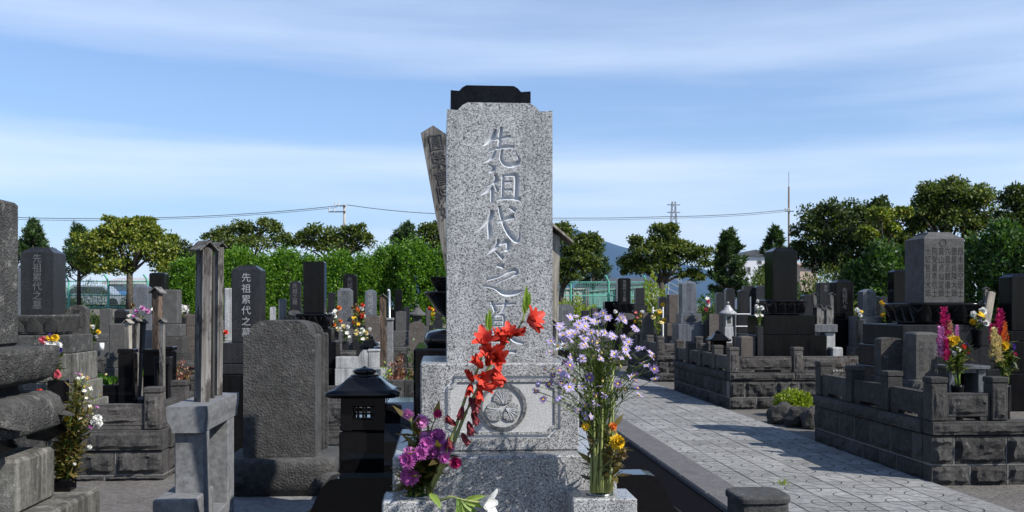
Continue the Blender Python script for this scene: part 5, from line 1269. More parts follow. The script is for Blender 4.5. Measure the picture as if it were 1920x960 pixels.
# utility pole with crossarm and wires
def pole_(label, px, ytop, Y, r, arms, mat='pole_concrete', name='utility_pole', rt=None):
    x = PX(px, Y); T = thing(name, label, 'pole', (x, Y, 0)); zt = PZ(px, ytop, Y)
    part(T, 'shaft', MB().tube([(x, Y, 0), (x, Y, zt)], [r, rt or r * .7], 10), mat, True)
    for a, b, y in arms:
        o = part(T, 'crossarm', MB().tube([P(a, y, Y - .2), P(b, y, Y - .2)], .06, 6), 'wire_black')
        for t in (.05, .35): 
            p = P(a + (b - a) * t, y, Y - .2); part(o, 'insulator', MB().tube([p, p + Vector((0, 0, .35))], .07, 6), 'siding_white')
    return T
pole_('concrete utility pole with crossarm above the hedge', 646, 383, 92, .19, [(616, 648, 397), (628, 648, 386)])
m_ = pole_('thin tall antenna mast beside the dark tree', 1479, 350, 105, .13, [(1472, 1488, 396)], 'rust_post', 'antenna_mast')
xm = PX(1479, 105); part(m_, 'whip', MB().tube([(xm, 105, PZ(1479, 350, 105)), (xm, 105, PZ(1479, 322, 105))], .05, 5), 'steel')
def wire(label, pts, Y, r=.03):
    mb = MB(); q = []
    for k in range(len(pts) - 1):
        a, b = P(*pts[k], Y), P(*pts[k + 1], Y)
        for i in range(12): t = i / 12; v = a.lerp(b, t); v.z -= .35 * 4 * t * (1 - t) * .5; q.append(v)
    q.append(P(*pts[-1], Y)); mb.tube(q, r, 4)
    return solo('power_line', mb, 'wire_black', label, 'cable', 'overhead power lines', loc=tuple(q[0]))
wire('upper overhead cable crossing the sky from the left to the utility pole', [(-60, 404), (300, 408), (632, 386)], 92)
wire('lower overhead cable just under the upper one left of the pole', [(-60, 408), (300, 411), (632, 389)], 92.4, .02)
wire('overhead cable running right from the utility pole behind the gravestone', [(650, 384), (860, 402)], 92)
wire('upper overhead cable ending at the antenna mast on the right', [(900, 406), (1250, 406), (1479, 393)], 104)
wire('lower overhead cable ending at the antenna mast on the right', [(900, 410), (1250, 409), (1479, 396)], 104.5, .02)
# lattice pylon far away
YP = 620; xp = PX(1263, YP); zp = PZ(1263, 378, YP); PT = thing('lattice_pylon', 'distant lattice power pylon above the tree right of the mountain', 'pylon', (xp, YP, 0))
lat = MB(); wb, wt = 5.0, 1.6
for sx in (-1, 1):
    for sy in (-1, 1): lat.tube([(xp + sx * wb, YP + sy * wb, 0), (xp + sx * wt * .6, YP + sy * wt * .6, zp)], .3, 4)
part(PT, 'legs', lat, 'steel')
br = MB(); N_ = 16
for k in range(N_):
    t0, t1 = k / N_, (k + 1) / N_; a0, a1 = wb + (wt * .6 - wb) * t0, wb + (wt * .6 - wb) * t1
    br.tube([(xp - a0, YP - a0, zp * t0), (xp + a1, YP - a1, zp * t1)], .2, 4); br.tube([(xp + a0, YP - a0, zp * t0), (xp - a1, YP - a1, zp * t1)], .2, 4)
part(PT, 'bracing', br, 'steel')
for t in (.8, .9, .97): part(PT, 'arm', MB().tube([(xp - 4.2, YP, zp * t), (xp + 4.2, YP, zp * t)], .28, 4), 'steel')

# ================================================================== trees
TG = 'trees round the edge of the cemetery'
tree('round broadleaf tree with bright leaves on the left', 49, [(235, 455, 62, 38), (180, 465, 42, 32), (290, 462, 42, 40), (235, 425, 45, 22), (160, 490, 26, 22), (305, 500, 28, 20), (215, 500, 45, 20), (270, 430, 30, 20)], (243, 243, 510), 'leaf_bright', 20000, .17, zF, tr=.2)
tree('dark broadleaf tree half behind the left lotus grave', 56, [(62, 468, 36, 28), (95, 490, 26, 24), (40, 480, 24, 26)], (60, 60, 520), 'leaf_dark', 5000, .17, zF)
pine('pine with upright candles above the left lotus grave', 54, 62, 424, 520, 62, 2400, zF)
pine('pine at the left shoulder of the round bright tree', 52, 148, 432, 530, 60, 1800, zF)
tree('loose broadleaf tree above the hedge left of the slate gravestone', 58, [(440, 440, 45, 24), (500, 430, 36, 20), (400, 450, 30, 18), (470, 462, 50, 22), (530, 450, 24, 22), (430, 475, 40, 20)], (470, 470, 500), 'leaf_olive', 9000, .18, zF)
tree('loose broadleaf tree below the utility pole', 58, [(605, 440, 42, 20), (660, 440, 38, 22), (575, 452, 28, 18), (630, 460, 55, 20), (690, 455, 18, 16)], (630, 630, 500), 'leaf_olive', 8000, .18, zF)
tree('dark broadleaf tree behind the tall memorial posts', 55, [(345, 480, 34, 30), (375, 495, 26, 26), (330, 510, 26, 22)], (350, 350, 530), 'leaf_dark', 4500, .17, zF)
pine('dark pine left of the leaning memorial board', 55, 762, 433, 500, 70, 2600, zF)
tree('broadleaf tree behind the leaning memorial board', 57, [(810, 435, 30, 22), (790, 455, 28, 22), (830, 460, 28, 24)], (815, 815, 500), 'leaf_olive', 4500, .17, zF)
tree('broadleaf tree just right of the granite gravestone', 50, [(1058, 440, 30, 28), (1080, 480, 40, 30), (1100, 455, 26, 22), (1060, 510, 30, 26), (1105, 500, 22, 20)], (1052, 1055, 540), 'leaf_olive', 9000, .17, zF)
pine('pine peeking out right of the broadleaf tree by the mountain', 55, 1112, 448, 540, 60, 1800, zF)
tree('umbrella shaped broadleaf tree in front of the distant mountain slope', 49, [(1245, 442, 34, 26), (1215, 470, 44, 26), (1275, 472, 44, 28), (1180, 490, 30, 18), (1310, 485, 30, 24), (1240, 500, 50, 20), (1195, 505, 30, 14), (1300, 515, 26, 16)], (1240, 1240, 530), 'leaf_olive', 16000, .17, zF, tr=.18)
pine('tall green pine left of the white gabled house', 50, 1368, 440, 590, 84, 4600, zF)
pine('slim pine right of the white gabled house', 52, 1452, 434, 560, 74, 3000, zF)
bush('low bright bush right of the white gabled house', (PX(1425, 49), 49, zF), 1.0, 1.9, 'leaf_conifer', 1800, .14)
tree('large dark broadleaf tree right of the antenna mast', 44, [(1560, 410, 60, 38), (1620, 415, 55, 40), (1520, 440, 40, 30), (1590, 460, 70, 40), (1655, 460, 40, 36), (1530, 480, 40, 26), (1640, 400, 40, 28), (1505, 470, 26, 22), (1560, 500, 50, 24), (1625, 500, 50, 26)], (1585, 1585, 520), 'leaf_dark', 27000, .16, zF, tr=.22)
tree('sunlit yellow green broadleaf tree in front of the large dark tree', 41.5, [(1650, 405, 34, 18), (1625, 440, 30, 14), (1668, 430, 26, 16), (1690, 400, 20, 16)], (1660, 1655, 480), 'leaf_bright', 5000, .15, .0, tr=.12)
tree('tall broadleaf tree above the many lined gravestone', 43, [(1780, 365, 55, 38), (1740, 385, 45, 40), (1830, 380, 48, 36), (1770, 410, 70, 36), (1715, 420, 34, 34), (1840, 430, 40, 34), (1700, 455, 30, 30)], (1770, 1770, 480), 'leaf_olive', 19000, .16, 0.0, tr=.22)
tree('broadleaf tree cut off by the right edge', 40, [(1905, 375, 34, 34), (1925, 420, 40, 40), (1885, 420, 26, 30)], (1915, 1912, 480), 'leaf_dark', 8000, .16, 0, tr=.18)
HG = 'bright green hedge conifers on the left'
hx = [(352, 490, 62), (400, 478, 66), (446, 470, 66), (494, 485, 60), (540, 474, 68), (588, 486, 62), (634, 476, 66), (682, 484, 62), (728, 468, 66), (776, 462, 70), (822, 472, 62)]
HL = ['leftmost bright conifer of the long hedge, beside the tall memorial posts', 'bright hedge conifer behind the slim white stone slab', 'bright hedge conifer directly behind the slate gravestone', 'bright hedge conifer just right of the slate gravestone', 'bright hedge conifer behind the slender black gravestone with white crest',
      'bright hedge conifer directly behind the tall plain black lotus gravestone', 'bright hedge conifer behind the small grey granite gravestone', 'bright hedge conifer behind the blue grey peaked gravestone', 'bright hedge conifer behind the small far black gravestone', 'bright hedge conifer behind the little far grey lantern', 'rightmost bright hedge conifer, touching the leaning memorial board']
for k, (x, yt, wv) in enumerate(hx):
    conifer(HL[k], 45.2 + (k % 3) * .4, x, yt, 615, wv, 'leaf_hedge', 15000, .9, HG, .135, 'hedge_conifer', .55)
for x, yt, wv, Y, lab in ((1606, 500, 70, 40, 'leftmost dark green conifer of the right hedge'), (1655, 462, 80, 39, 'dark green conifer left of the many lined gravestone'), (1700, 470, 70, 39, 'dark green conifer directly behind the many lined gravestone'),
                          (1835, 452, 90, 38, 'feathery dark conifer right of the many lined gravestone'), (1885, 425, 90, 37, 'tallest feathery dark conifer near the right edge'), (1935, 440, 80, 36.5, 'feathery dark conifer cut by the right edge'), (1770, 490, 90, 39.5, 'dark conifer hidden behind the many lined gravestone')):
    conifer(lab, Y, x, yt, 640, wv, 'leaf_conifer', 10000, 0, 'dark green conifers on the right', .19, 'conifer_tree', .8)
for x, yt, rx, Y, m, lab in ((1540, 520, 1.5, 38, 'leaf_olive', 'green bush behind the roofed memorial posts'), (1505, 535, 1.0, 38.5, 'leaf_conifer', 'small green bush right of the tallest black grave'), (1222, 530, .9, 42, 'leaf_moss', 'yellow green bush under the umbrella tree'),
                             (1330, 560, 1.2, 40, 'leaf_conifer', 'dark bush left of the white lantern'), (1080, 566, 1.4, 43, 'leaf_moss', 'low weeds and bush before the grey sheet fence'), (150, 585, 1.6, 42, 'leaf_dark', 'low dark bush under the left mesh fence'), (330, 580, 1.3, 42, 'leaf_dark', 'low dark bush beside the black gravestone top'), (1575, 505, 1.6, 41, 'leaf_olive', 'tall bush under the large dark tree'), (1430, 512, 1.0, 43, 'leaf_olive', 'bush in front of the white gabled house'),
                             (110, 545, 2.2, 60, 'leaf_dark', 'dark shrub behind the left end of the mesh fence'), (165, 540, 2.4, 61, 'leaf_olive', 'dark shrub behind the mesh fence left of the round tree trunk'), (300, 535, 2.4, 60, 'leaf_dark', 'dark shrub behind the mesh fence right of the round tree trunk'), (350, 520, 2.0, 59, 'leaf_olive', 'dark shrub where the mesh fence meets the hedge'), (1040, 540, 1.6, 58, 'leaf_dark', 'dark shrub behind the grey sheet fence')):
    zz_ = PZ(x, yt, Y); bush(lab, (PX(x, Y), Y, 0), rx, zz_, m, int(5200 * max(1, rx)), .13, group='bushes at the edge of the cemetery')

# ================================================================== bouquets
asters = []
def blob(n, cx, cyy, rx, ry, mats, r, kinds=('daisy',), yr=(2.20, 2.55)):
    for k in range(n):
        a = rng.random() * 6.283; q = rng.random() ** .5; Yh = rng.uniform(*yr); p = P(cx + rx * q * math.cos(a), cyy + ry * q * math.sin(a), Yh)
        asters.append((kinds[k % len(kinds)], mats[k % len(mats)], p, r * rng.uniform(.75, 1.2), (rng.uniform(-.7, .9), rng.uniform(-1, .1), rng.uniform(.3, 1))))
LL = ['petal_lilac', 'petal_lilac', 'petal_lilac', 'petal_pink']
blob(44, 1130, 612, 82, 26, ['petal_lilac'], .0125); blob(28, 1100, 650, 75, 34, ['petal_lilac'], .0125); blob(16, 1180, 662, 50, 26, ['petal_lilac'], .0125)
blob(9, 1215, 712, 34, 40, ['petal_lilac', 'petal_dusk'], .014); blob(14, 1035, 720, 36, 34, ['petal_dusk', 'petal_lilac'], .014, ('daisy', 'bud')); blob(10, 1105, 735, 60, 36, ['petal_lilac', 'petal_dusk'], .014)
blob(16, 1140, 690, 110, 60, ['petal_brown', 'petal_cream'], .0075, ('bud',)); blob(6, 1060, 690, 40, 30, ['petal_dusk'], .013); blob(5, 1100, 770, 30, 20, ['petal_lilac'], .013); blob(3, 1050, 640, 12, 16, ['petal_white'], .013)
bouquet('large airy bunch of lilac asters in the right granite holder', VR, asters, 'leaf_flower', 900, .020, .0011, stemmat='stem_green', spread=.022, leafzone=(.05, .98), branch=.8)
hs = [('mum', 'petal_yellow', P(1158, 828, 2.46), .022, (.3, -1, .3)), ('mum', 'petal_orange', P(1150, 800, 2.47), .012, (.3, -1, .3)), ('mum', 'petal_brown', P(1166, 852, 2.46), .016, (.3, -.8, -.3)), ('mum', 'petal_yellow', P(1098, 800, 2.48), .012, (-.3, -1, .3))]
bouquet('yellow chrysanthemums wilting low in the right granite holder', VR + Vector((0, -.01, 0)), hs, 'leaf_dry', 110, .045, .0022, spread=.03, stemmat='stem_pale', leafzone=(.2, .95))
st = MB()
for k in range(9):
    x = 1108 + k * 4.2; a = P(x, 924, 2.53 + rng.uniform(-.02, .02)); b = P(x + rng.uniform(-14, 18), 690 + rng.uniform(-40, 60), 2.53 + rng.uniform(-.05, .05)); st.tube(curve_pts(a, b, (rng.uniform(-.01, .01), 0, 0), 5), [.0042, .004, .0036, .003, .0026, .002], 6)
solo('flower_stalks', st, 'stem_pale', 'sheaf of thick green stalks in the right granite holder', 'flowers', loc=tuple(VR), smooth=True)
# purple chrysanthemums left
ms = [(765, 776, .019, 'petal_pink', (-.2, -.6, -.5)), (791, 790, .024, 'petal_pink', (.1, -.8, .1)), (821, 776, .016, 'petal_magenta', (.2, -.6, .6)), (764, 862, .030, 'petal_purple', (-.5, -1, .2)), (768, 893, .033, 'petal_purple', (-.2, -1, 0)), (766, 846, .018, 'petal_pink', (-.5, -.7, .5)),
      (800, 832, .026, 'petal_purple', (0, -1, .3)), (820, 818, .030, 'petal_purple', (.2, -.9, .5)), (838, 838, .026, 'petal_purple', (.5, -.8, .3)), (788, 850, .024, 'petal_purple', (-.2, -1, .2)), (812, 848, .024, 'petal_purple', (.3, -1, .1)), (854, 868, .022, 'petal_magenta', (.6, -.7, .1)), (797, 818, .020, 'petal_pink', (-.1, -.7, .7)), (833, 858, .02, 'petal_purple', (.3, -1, 0))]
bouquet('purple chrysanthemums with dry leaves in the left granite holder', VL, [('mum', m, P(x, y, 2.49 + rng.uniform(-.05, .03)), r * .85, f) for x, y, r, m, f in ms], 'leaf_dry', 240, .05, .0022, spread=.02, leafzone=(.15, .9))
bouquet('dark green leaves of the purple chrysanthemum bunch', VL + Vector((.012, .008, 0)), [('bud', 'petal_brown', P(x, y, 2.52), .007, (0, -.5, 1)) for x, y in ((810, 860), (795, 872), (826, 872), (780, 866), (842, 852))], 'leaf_flower', 160, .05, .002, name='leaf_sprig', leafzone=(.1, .95))
# gladioli
def glad(label, path, yv, blos, foot, tip, r0=.0052):
    pts = [foot] + [P(x, y, Yv) for (x, y), Yv in zip(path, yv)]; T = thing('gladiolus', label, 'flower', foot, 'red gladioli in the left granite holder')
    sm = []
    for i in range(len(pts) - 1):
        for k in range(4): sm.append(pts[i].lerp(pts[i + 1], k / 4))
    sm.append(pts[-1]); sm = [sm[0]] + [(sm[i - 1] + sm[i] * 2 + sm[i + 1]) / 4 for i in range(1, len(sm) - 1)] + [sm[-1]]
    part(T, 'stem', MB().tube(sm, [r0 * (1 - .6 * i / len(sm)) for i in range(len(sm))], 7), 'stem_pale', True)
    mb = MB()
    for x, y, dx, dy, l in tip: mb.petal(P(x, y, yv[-1]), Vector((dx, -.1, dy)), (0, -1, 0), l * .85, l * .17, .06, .8, 4, .5)
    part(T, 'buds', mb, 'leaf_lily')
    for kind, mat, x, y, Yv, r, f in blos:
        o = inst(head(kind, mat), T, 'blossom', P(x, y, Yv) - foot, aim(f), r * .75); o.rotation_euler.rotate_axis('Z', rng.random() * 6)
    return T
TR, CL = 'trumpet', 'closed'
glad('upright red gladiolus with one open bloom below its green bud', [(838, 845), (858, 790), (876, 735), (897, 690), (911, 640), (918, 600)], [2.46, 2.45, 2.44, 2.43, 2.42, 2.42],
     [(CL, 'petal_red', 921, 668, 2.41, .06, (.5, -.6, .5)), (TR, 'petal_red', 918, 662, 2.41, .05, (-.4, -.8, .4)), (CL, 'petal_red', 905, 690, 2.41, .058, (-.5, -.6, .6)), (CL, 'petal_red', 884, 720, 2.42, .05, (-.2, -.7, -.5)), (TR, 'petal_red', 908, 648, 2.42, .066, (-.05, -.75, .75)), (TR, 'petal_red', 926, 640, 2.42, .055, (.75, -.5, .8)), (CL, 'petal_red', 912, 686, 2.42, .062, (.35, -.5, .75)), (TR, 'petal_red', 900, 706, 2.42, .05, (.3, -.8, -.1)), (CL, 'petal_red', 888, 716, 2.43, .05, (-.35, -.4, .6)), (CL, 'petal_red', 893, 722, 2.42, .064, (.9, -.5, -.12)),
      (CL, 'petal_wither', 880, 745, 2.43, .052, (.45, -.4, -.8)), (CL, 'petal_wither', 868, 762, 2.44, .045, (-.3, -.4, -.9)), (CL, 'petal_wither', 855, 798, 2.44, .045, (-.6, -.3, .5)), (CL, 'petal_wither', 842, 820, 2.46, .04, (.1, -.5, -1))],
     VL + Vector((.03, 0, 0)), [(917, 622, .02, 1, .07), (915, 618, -.12, 1, .05)])
glad('arching red gladiolus reaching right across the granite stone', [(848, 838), (868, 785), (892, 735), (922, 680), (950, 640), (975, 612), (986, 585), (989, 560)], [2.47, 2.46, 2.45, 2.44, 2.43, 2.43, 2.43, 2.43],
     [(CL, 'petal_red', 942, 648, 2.42, .055, (.1, -.6, .9)), (TR, 'petal_red', 930, 676, 2.42, .055, (.1, -.9, .2)), (CL, 'petal_red', 915, 700, 2.42, .06, (.6, -.5, -.5)), (CL, 'petal_red', 900, 728, 2.42, .055, (-.1, -.6, -.8)), (TR, 'petal_red', 988, 604, 2.42, .066, (.85, -.55, .5)), (CL, 'petal_red', 990, 600, 2.41, .06, (.6, -.7, -.5)), (TR, 'petal_red', 957, 634, 2.42, .055, (-.1, -.7, .9)), (CL, 'petal_red', 962, 628, 2.42, .052, (.55, -.6, .25)), (CL, 'petal_red', 925, 690, 2.42, .064, (.5, -.4, -.9)), (TR, 'petal_red', 938, 664, 2.42, .05, (-.65, -.6, -.15)),
      (CL, 'petal_wither', 893, 745, 2.43, .058, (-.1, -.3, -1)), (CL, 'petal_wither', 886, 770, 2.44, .05, (.3, -.3, -1)), (CL, 'petal_wither', 878, 790, 2.44, .05, (.25, -.4, -1)), (CL, 'petal_wither', 866, 812, 2.45, .045, (.5, -.4, -.9))],
     VL + Vector((.036, .01, 0)), [(987, 582, -.02, 1, .075), (990, 578, .1, 1, .05), (984, 590, -.1, 1, .05)])
# fallen white lily
lf0 = P(818, 924, 2.47); lf0.z = ZB + .004
LY = thing('white_lily', 'white lily lying across the front of the granite grave', 'flower', lf0)
cpl = [lf0, P(845, 931, 2.46), P(870, 938, 2.45), P(900, 942, 2.44)]
part(LY, 'stem', MB().tube(cpl, [.0035, .0033, .003, .0026], 7), 'stem_pale', True)
mb = MB()
for x, y, dx, dz, l in ((866, 938, .6, -.5, .06), (868, 938, .2, -.9, .07), (862, 938, -.1, -.9, .06), (872, 938, .9, .25, .055), (870, 939, .8, -.2, .06), (874, 940, .5, -.8, .06), (858, 936, .3, -1, .05)): mb.petal(P(x, y, 2.45), Vector((dx, -.25, dz)), (0, -1, .3), l, .013, -.2, .3, 4, .4)
part(LY, 'leaves', mb, 'leaf_lily')
inst(head(TR, 'petal_white'), LY, 'blossom', P(900, 942, 2.44) - lf0, aim((.8, -.6, .0)), .052)
lb = MB(); lb.petal(P(806, 926, 2.44), Vector((.5, -.5, -.35)), (0, -.4, 1), .05, .018, -.3, .3, 4, .4); solo('fallen_leaf', lb, 'leaf_lily', 'green leaf hanging over the edge of the left holder block', 'leaf', loc=tuple(P(806, 926, 2.44)))
# dried bunch beside the old lotus grave
vx = P(121, 912, 4.08); vzb = stz; vt = PZ(121, 902, 4.08)
vase('short dark square vase on the step of the old lotus grave', vx.x, 4.08, vzb, .036, max(.05, vt - vzb), 'black_polished', True)
dr = []
for k in range(30):
    t = rng.random(); p = P(150 + rng.gauss(14, 13) * 1.0, 700 + 90 * rng.random() ** 1.3, 4.08 + rng.uniform(-.1, .1)); dr.append((('daisy', 'bud')[k % 2], ('petal_white', 'petal_cream', 'petal_brown', 'petal_pink')[k % 4], p, .010 * rng.uniform(.7, 1.2), (rng.uniform(-.5, .9), -.6, .7)))
for x, y, m, r in ((104, 797, 'petal_yellow', .02), (125, 785, 'petal_yellow', .012), (182, 785, 'petal_white', .02), (176, 792, 'petal_white', .016), (186, 793, 'petal_white', .015), (168, 838, 'petal_white', .01), (140, 870, 'petal_white', .007), (170, 800, 'petal_pink', .010)): dr.append(('mum', m, P(x, y, 4.02), r, (.2, -1, .4)))
bouquet('tall dried bunch of pale wild flowers beside the old lotus grave', (vx.x, 4.08, max(vzb + .05, vt)), dr, 'leaf_dry', 1100, .034, .0018, stemmat='stem_green', spread=.025, leafzone=(.02, .9))
hh = [('bud', 'petal_brown', P(x, y, 4.1), .008, (0, -.3, 1)) for x, y in ((110, 800), (120, 790), (135, 800), (105, 830), (150, 800), (128, 820), (160, 820), (116, 850), (145, 845), (112, 815), (140, 790), (155, 850))]
bouquet('dense withered leaves at the foot of the dried bunch', (vx.x, 4.1, max(vzb + .05, vt)), hh, 'leaf_dry', 330, .055, .002, name='withered_leaves', spread=.028, leafzone=(.02, .95))
# mixed colourful bunch by the left lotus grave
vv = P(104, 742, 9.55); vase('black polished vase block holding the bright mixed flowers', vv.x, 9.62, .43, .075, PZ(104, 712, 9.62) - .43, 'black_polished', True)
mx_ = [('mum', 'petal_white', P(x, y, 9.5), .05, (.1, -1, .4)) for x, y in ((92, 645), (100, 650), (88, 655), (103, 658), (96, 660), (106, 648))] + [('mum', 'petal_yellow', P(x, y, 9.5), .045, (0, -1, .3)) for x, y in ((94, 634), (102, 634), (80, 660), (86, 668), (92, 672), (99, 668), (88, 690), (94, 696), (82, 702), (96, 688))] + \
      [('mum', 'petal_rose', P(x, y, 9.5), .04, (0, -1, .3)) for x, y in ((80, 637), (86, 641), (105, 700), (107, 703))] + [('mum', 'petal_red', P(73, 738, 9.5), .05, (0, -1, .3)), ('puff', 'petal_violet', P(110, 655, 9.5), .04, (0, -1, .3)), ('puff', 'petal_violet', P(95, 629, 9.5), .03, (0, -1, .3))]
bouquet('bright white yellow and red mixed flowers by the left lotus grave', (vv.x - .02, 9.62, PZ(104, 714, 9.62)), mx_, 'leaf_flower', 150, .08, .004)
# right bouquets
for bx, hx_, lab, lv in ((1790, 0, 'tall pink plumes and yellow chrysanthemums left of the offering table', 'left'), (1878, 93, 'tall magenta and cream plumes right of the offering table', 'right')):
    vxx = PX(bx + 5, 9.2); vase('dark tube vase of the ' + lv + ' plume bouquet in the right plot', vxx, 9.2, .45, .06, PZ(bx, 722, 9.2) - .45, 'granite_black')
    if lv == 'left': H_ = [('plume', 'petal_magenta', P(1772, 650, 9.2), .36, (-.02, 0, 1)), ('plume', 'petal_pink', P(1767, 670, 9.15), .28, (-.06, 0, 1)), ('plume', 'petal_magenta', P(1774, 676, 9.1), .2, (0, -.1, 1)), ('plume', 'petal_pink', P(1792, 642, 9.2), .16, (.1, 0, 1)), ('plume', 'petal_cream', P(1779, 650, 9.2), .24, (.02, 0, 1)),
                           ('mum', 'petal_yellow', P(1786, 640, 9.1), .055, (0, -1, .4)), ('mum', 'petal_yellow', P(1792, 637, 9.12), .05, (.2, -1, .3)), ('puff', 'petal_red', P(1806, 650, 9.15), .035, (0, -1, .3)), ('puff', 'petal_violet', P(1813, 647, 9.2), .03, (0, -1, .3)), ('puff', 'petal_red', P(1814, 660, 9.2), .025, (0, -1, .3)), ('daisy', 'petal_white', P(1797, 655, 9.1), .03, (0, -1, .3)), ('daisy', 'petal_white', P(1789, 662, 9.1), .03, (0, -1, .3))]
    else: H_ = [('plume', 'petal_magenta', P(1874, 640, 9.2), .3, (.02, 0, 1)), ('plume', 'petal_magenta', P(1861, 648, 9.2), .2, (-.05, 0, 1)), ('plume', 'petal_cream', P(1866, 672, 9.12), .28, (-.1, -.1, 1)), ('plume', 'petal_orange', P(1882, 645, 9.15), .2, (.05, 0, 1)), ('plume', 'petal_cream', P(1872, 680, 9.1), .24, (.02, 0, 1)),
                ('mum', 'petal_yellow', P(1884, 648, 9.1), .05, (0, -1, .4)), ('puff', 'petal_violet', P(1898, 650, 9.2), .04, (0, -1, .3)), ('puff', 'petal_magenta', P(1902, 665, 9.2), .03, (0, -1, .3)), ('puff', 'petal_red', P(1887, 632, 9.2), .03, (0, -1, .3))]
    bouquet(lab, (vxx, 9.2, PZ(bx, 722, 9.2)), H_, 'leaf_flower', 260, .09, .005, spread=.03, leafzone=(.35, .95))
vv = PX(1837, 10.6); vase('small dark vase on the tier right of the many lined gravestone', PX(1838, 10.2), 10.25, PZ(1838, 650, 10.2), .05, PZ(1838, 618, 10.2) - PZ(1838, 650, 10.2), 'granite_black')
posy('white and yellow ball of flowers right of the many lined gravestone', PX(1835, 10.25), 10.25, PZ(1838, 618, 10.2), .16, .22, ['petal_white', 'petal_yellow', 'petal_white', 'petal_violet'], 9, .05)
PG_ = 'small posies beside the graves'
for lab, px, py, Y, wv, hv, cols, n, lm in (
    ('orange and white autumn posy left of the small grey granite gravestone', 629, 622, 15.95, .22, .42, ['petal_orange', 'petal_brown', 'petal_white'], 10, 'leaf_dry'), ('orange leaved posy right of the small grey granite gravestone', 667, 625, 15.95, .2, .5, ['petal_brown', 'petal_orange', 'petal_yellow'], 9, 'leaf_dry'),
    ('white flowers beside the black lotus grave', 619, 625, 13.2, .18, .34, ['petal_white'], 9, 'leaf_flower'), ('white posy below the small grey granite gravestone', 648, 640, 15.9, .35, .3, ['petal_white', 'petal_cream'], 10, 'leaf_flower'),
    ('red and white posy left of the blue grey peaked gravestone', 680, 610, 16.3, .16, .35, ['petal_red', 'petal_white'], 6, 'leaf_flower'), ('white flowers low behind the pale granite wall', 676, 645, 13.0, .25, .2, ['petal_white', 'petal_cream'], 8, 'leaf_moss'),
    ('red and yellow posy left of the slate gravestone', 417, 645, 12.6, .16, .2, ['petal_red', 'petal_white', 'petal_yellow'], 6, 'leaf_flower'), ('yellow white posy by the rounded natural stone', 170, 668, 13.0, .3, .55, ['petal_yellow', 'petal_white', 'petal_brown'], 10, 'leaf_dry'),
    ('dry pinkish posy before the pale blue gravestone', 263, 625, 15.9, .45, .45, ['petal_pink', 'petal_brown', 'petal_white'], 12, 'leaf_dry'), ('white posy left of the tall memorial posts', 343, 595, 17.0, .2, .3, ['petal_white'], 5, 'leaf_flower'),
    ('yellow and white posy left of the black crest gravestone', 1163, 618, 25.9, .3, .5, ['petal_yellow', 'petal_white'], 7, 'leaf_flower'), ('yellow posy right of the black crest gravestone', 1198, 615, 25.9, .3, .5, ['petal_yellow', 'petal_white', 'petal_rose'], 7, 'leaf_flower'),
    ('tall yellow green posy beside the small dark stele', 1234, 630, 21.9, .3, .75, ['petal_cream', 'petal_yellow'], 9, 'leaf_moss'), ('white lily bunch left of the tallest black grave', 1424, 612, 15.9, .22, .45, ['petal_white'], 8, 'leaf_flower'),
    ('white and yellow flowers on the tier of the grey peaked gravestone', 1612, 600, 16.4, .2, .2, ['petal_white', 'petal_white', 'petal_yellow'], 6, 'leaf_flower'), ('yellow posy beside the grey peaked gravestone', 1659, 606, 16.7, .22, .4, ['petal_yellow'], 7, 'leaf_moss'),
    ('pink doll like posy right of the blue grey crest gravestone', 1326, 600, 21.3, .16, .5, ['petal_rose', 'petal_white'], 6, 'leaf_flower'), ('red and yellow posy right of the little far lantern', 810, 610, 16.3, .15, .35, ['petal_yellow', 'petal_red'], 5, 'leaf_moss')):
    x = PX(px, Y); z = PZ(px, py, Y); vase('small stone vase under the ' + lab.split(' posy')[0].split(' flowers')[0].split(' bunch')[0] + ' bunch near ' + ' '.join(lab.split()[-3:]), x, Y, .45, .05, max(.06, z - .45), 'granite_slate', True)
    posy(lab, x, Y, max(.51, z), wv, hv, cols, n, .036 * Y / 14, PG_, 70, lm)
bush('red leaved shrub bed in front of the round topped brown stone', (PX(747, 12.2), 12.15, .05), .28, PZ(747, 688, 12.2) - .02, 'leaf_red', 3200, .045, ry=.2)
bush('pink flowering shrub behind the black enclosure wall', (PX(342, 12.9), 12.9, .43), .17, PZ(342, 684, 12.9) - .43, 'leaf_red', 900, .04)
bush('pink and red flowering shrub inside the right hewn wall', (PX(1610, 11.2), 11.45, 0), .42, PZ(1610, 681, 11.4), 'leaf_red', 2600, .035, ry=.12)
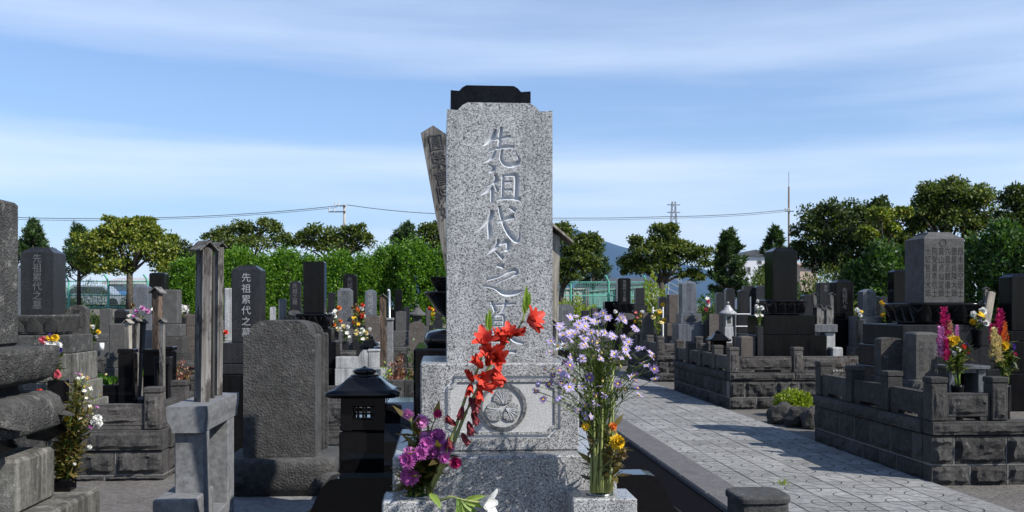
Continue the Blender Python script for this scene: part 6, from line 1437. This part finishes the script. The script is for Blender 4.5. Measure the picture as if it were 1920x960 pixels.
bush('pale green leaves beside the pale granite wall posts', (PX(724, 11.95), 11.9, .0), .07, PZ(724, 682, 11.9), 'leaf_lily', 220, .06)
bush('dark green fern right of the red leaved bed', (PX(772, 11.9), 12.0, 0), .09, PZ(772, 662, 11.9), 'leaf_conifer', 420, .06)
cupx = PX(191, 15.95); solo('white_cup', MB().lathe([(.036, PZ(191, 656, 15.95)), (.036, PZ(191, 643, 15.95)), (.03, PZ(191, 643, 15.95))], cupx, 15.95, 12), 'white_paint', 'white cup on the tier of the small framed stele', 'cup', loc=(cupx, 15.95, PZ(191, 656, 15.95)), smooth=True)

# ================================================================== far mountain and the air before it
YM = 12500; cxm = PX(1048, YM); zpk = PZ(1048, 426, YM); vs, fs = [], []; na, nrd = 72, 26; R0 = 3900
for j in range(nrd + 1):
    t = j / nrd
    for i in range(na):
        a = 2 * math.pi * i / na; r = R0 * t + 60
        base = zpk * ((1 - t) ** 1.4)
        h = base * (1 + .10 * noise.noise(Vector((math.cos(a) * 4, math.sin(a) * 4, t * 3))) * (t > .03)) + 30 * noise.noise(Vector((r * .002 * math.cos(a), r * .002 * math.sin(a), 3)))
        vs.append((cxm + r * math.cos(a), YM + r * math.sin(a), max(0, h)))
for j in range(nrd):
    for i in range(na): fs.append((j * na + i, j * na + (i + 1) % na, (j + 1) * na + (i + 1) % na, (j + 1) * na + i))
fs.append(tuple(range(na - 1, -1, -1)))
mo = MB().add(vs, fs); solo('mountain', mo, 'mountain_rock', kind='structure', smooth=True)

hz = MB(); hz.box(-9000, 9000, -80, 19000, -1.2, 1560, 0)
hm = bpy.data.materials.new('haze_air'); hm.use_nodes = True; ht = hm.node_tree; ht.nodes.clear()
pv = ht.nodes.new('ShaderNodeVolumePrincipled'); pv.inputs['Color'].default_value = (.42, .66, 1, 1); pv.inputs['Density'].default_value = 2.8e-5; pv.inputs['Anisotropy'].default_value = .2
ho = ht.nodes.new('ShaderNodeOutputMaterial'); ht.links.new(pv.outputs['Volume'], ho.inputs['Volume']); M['haze_air'] = hm
solo('haze', hz, 'haze_air', kind='stuff')
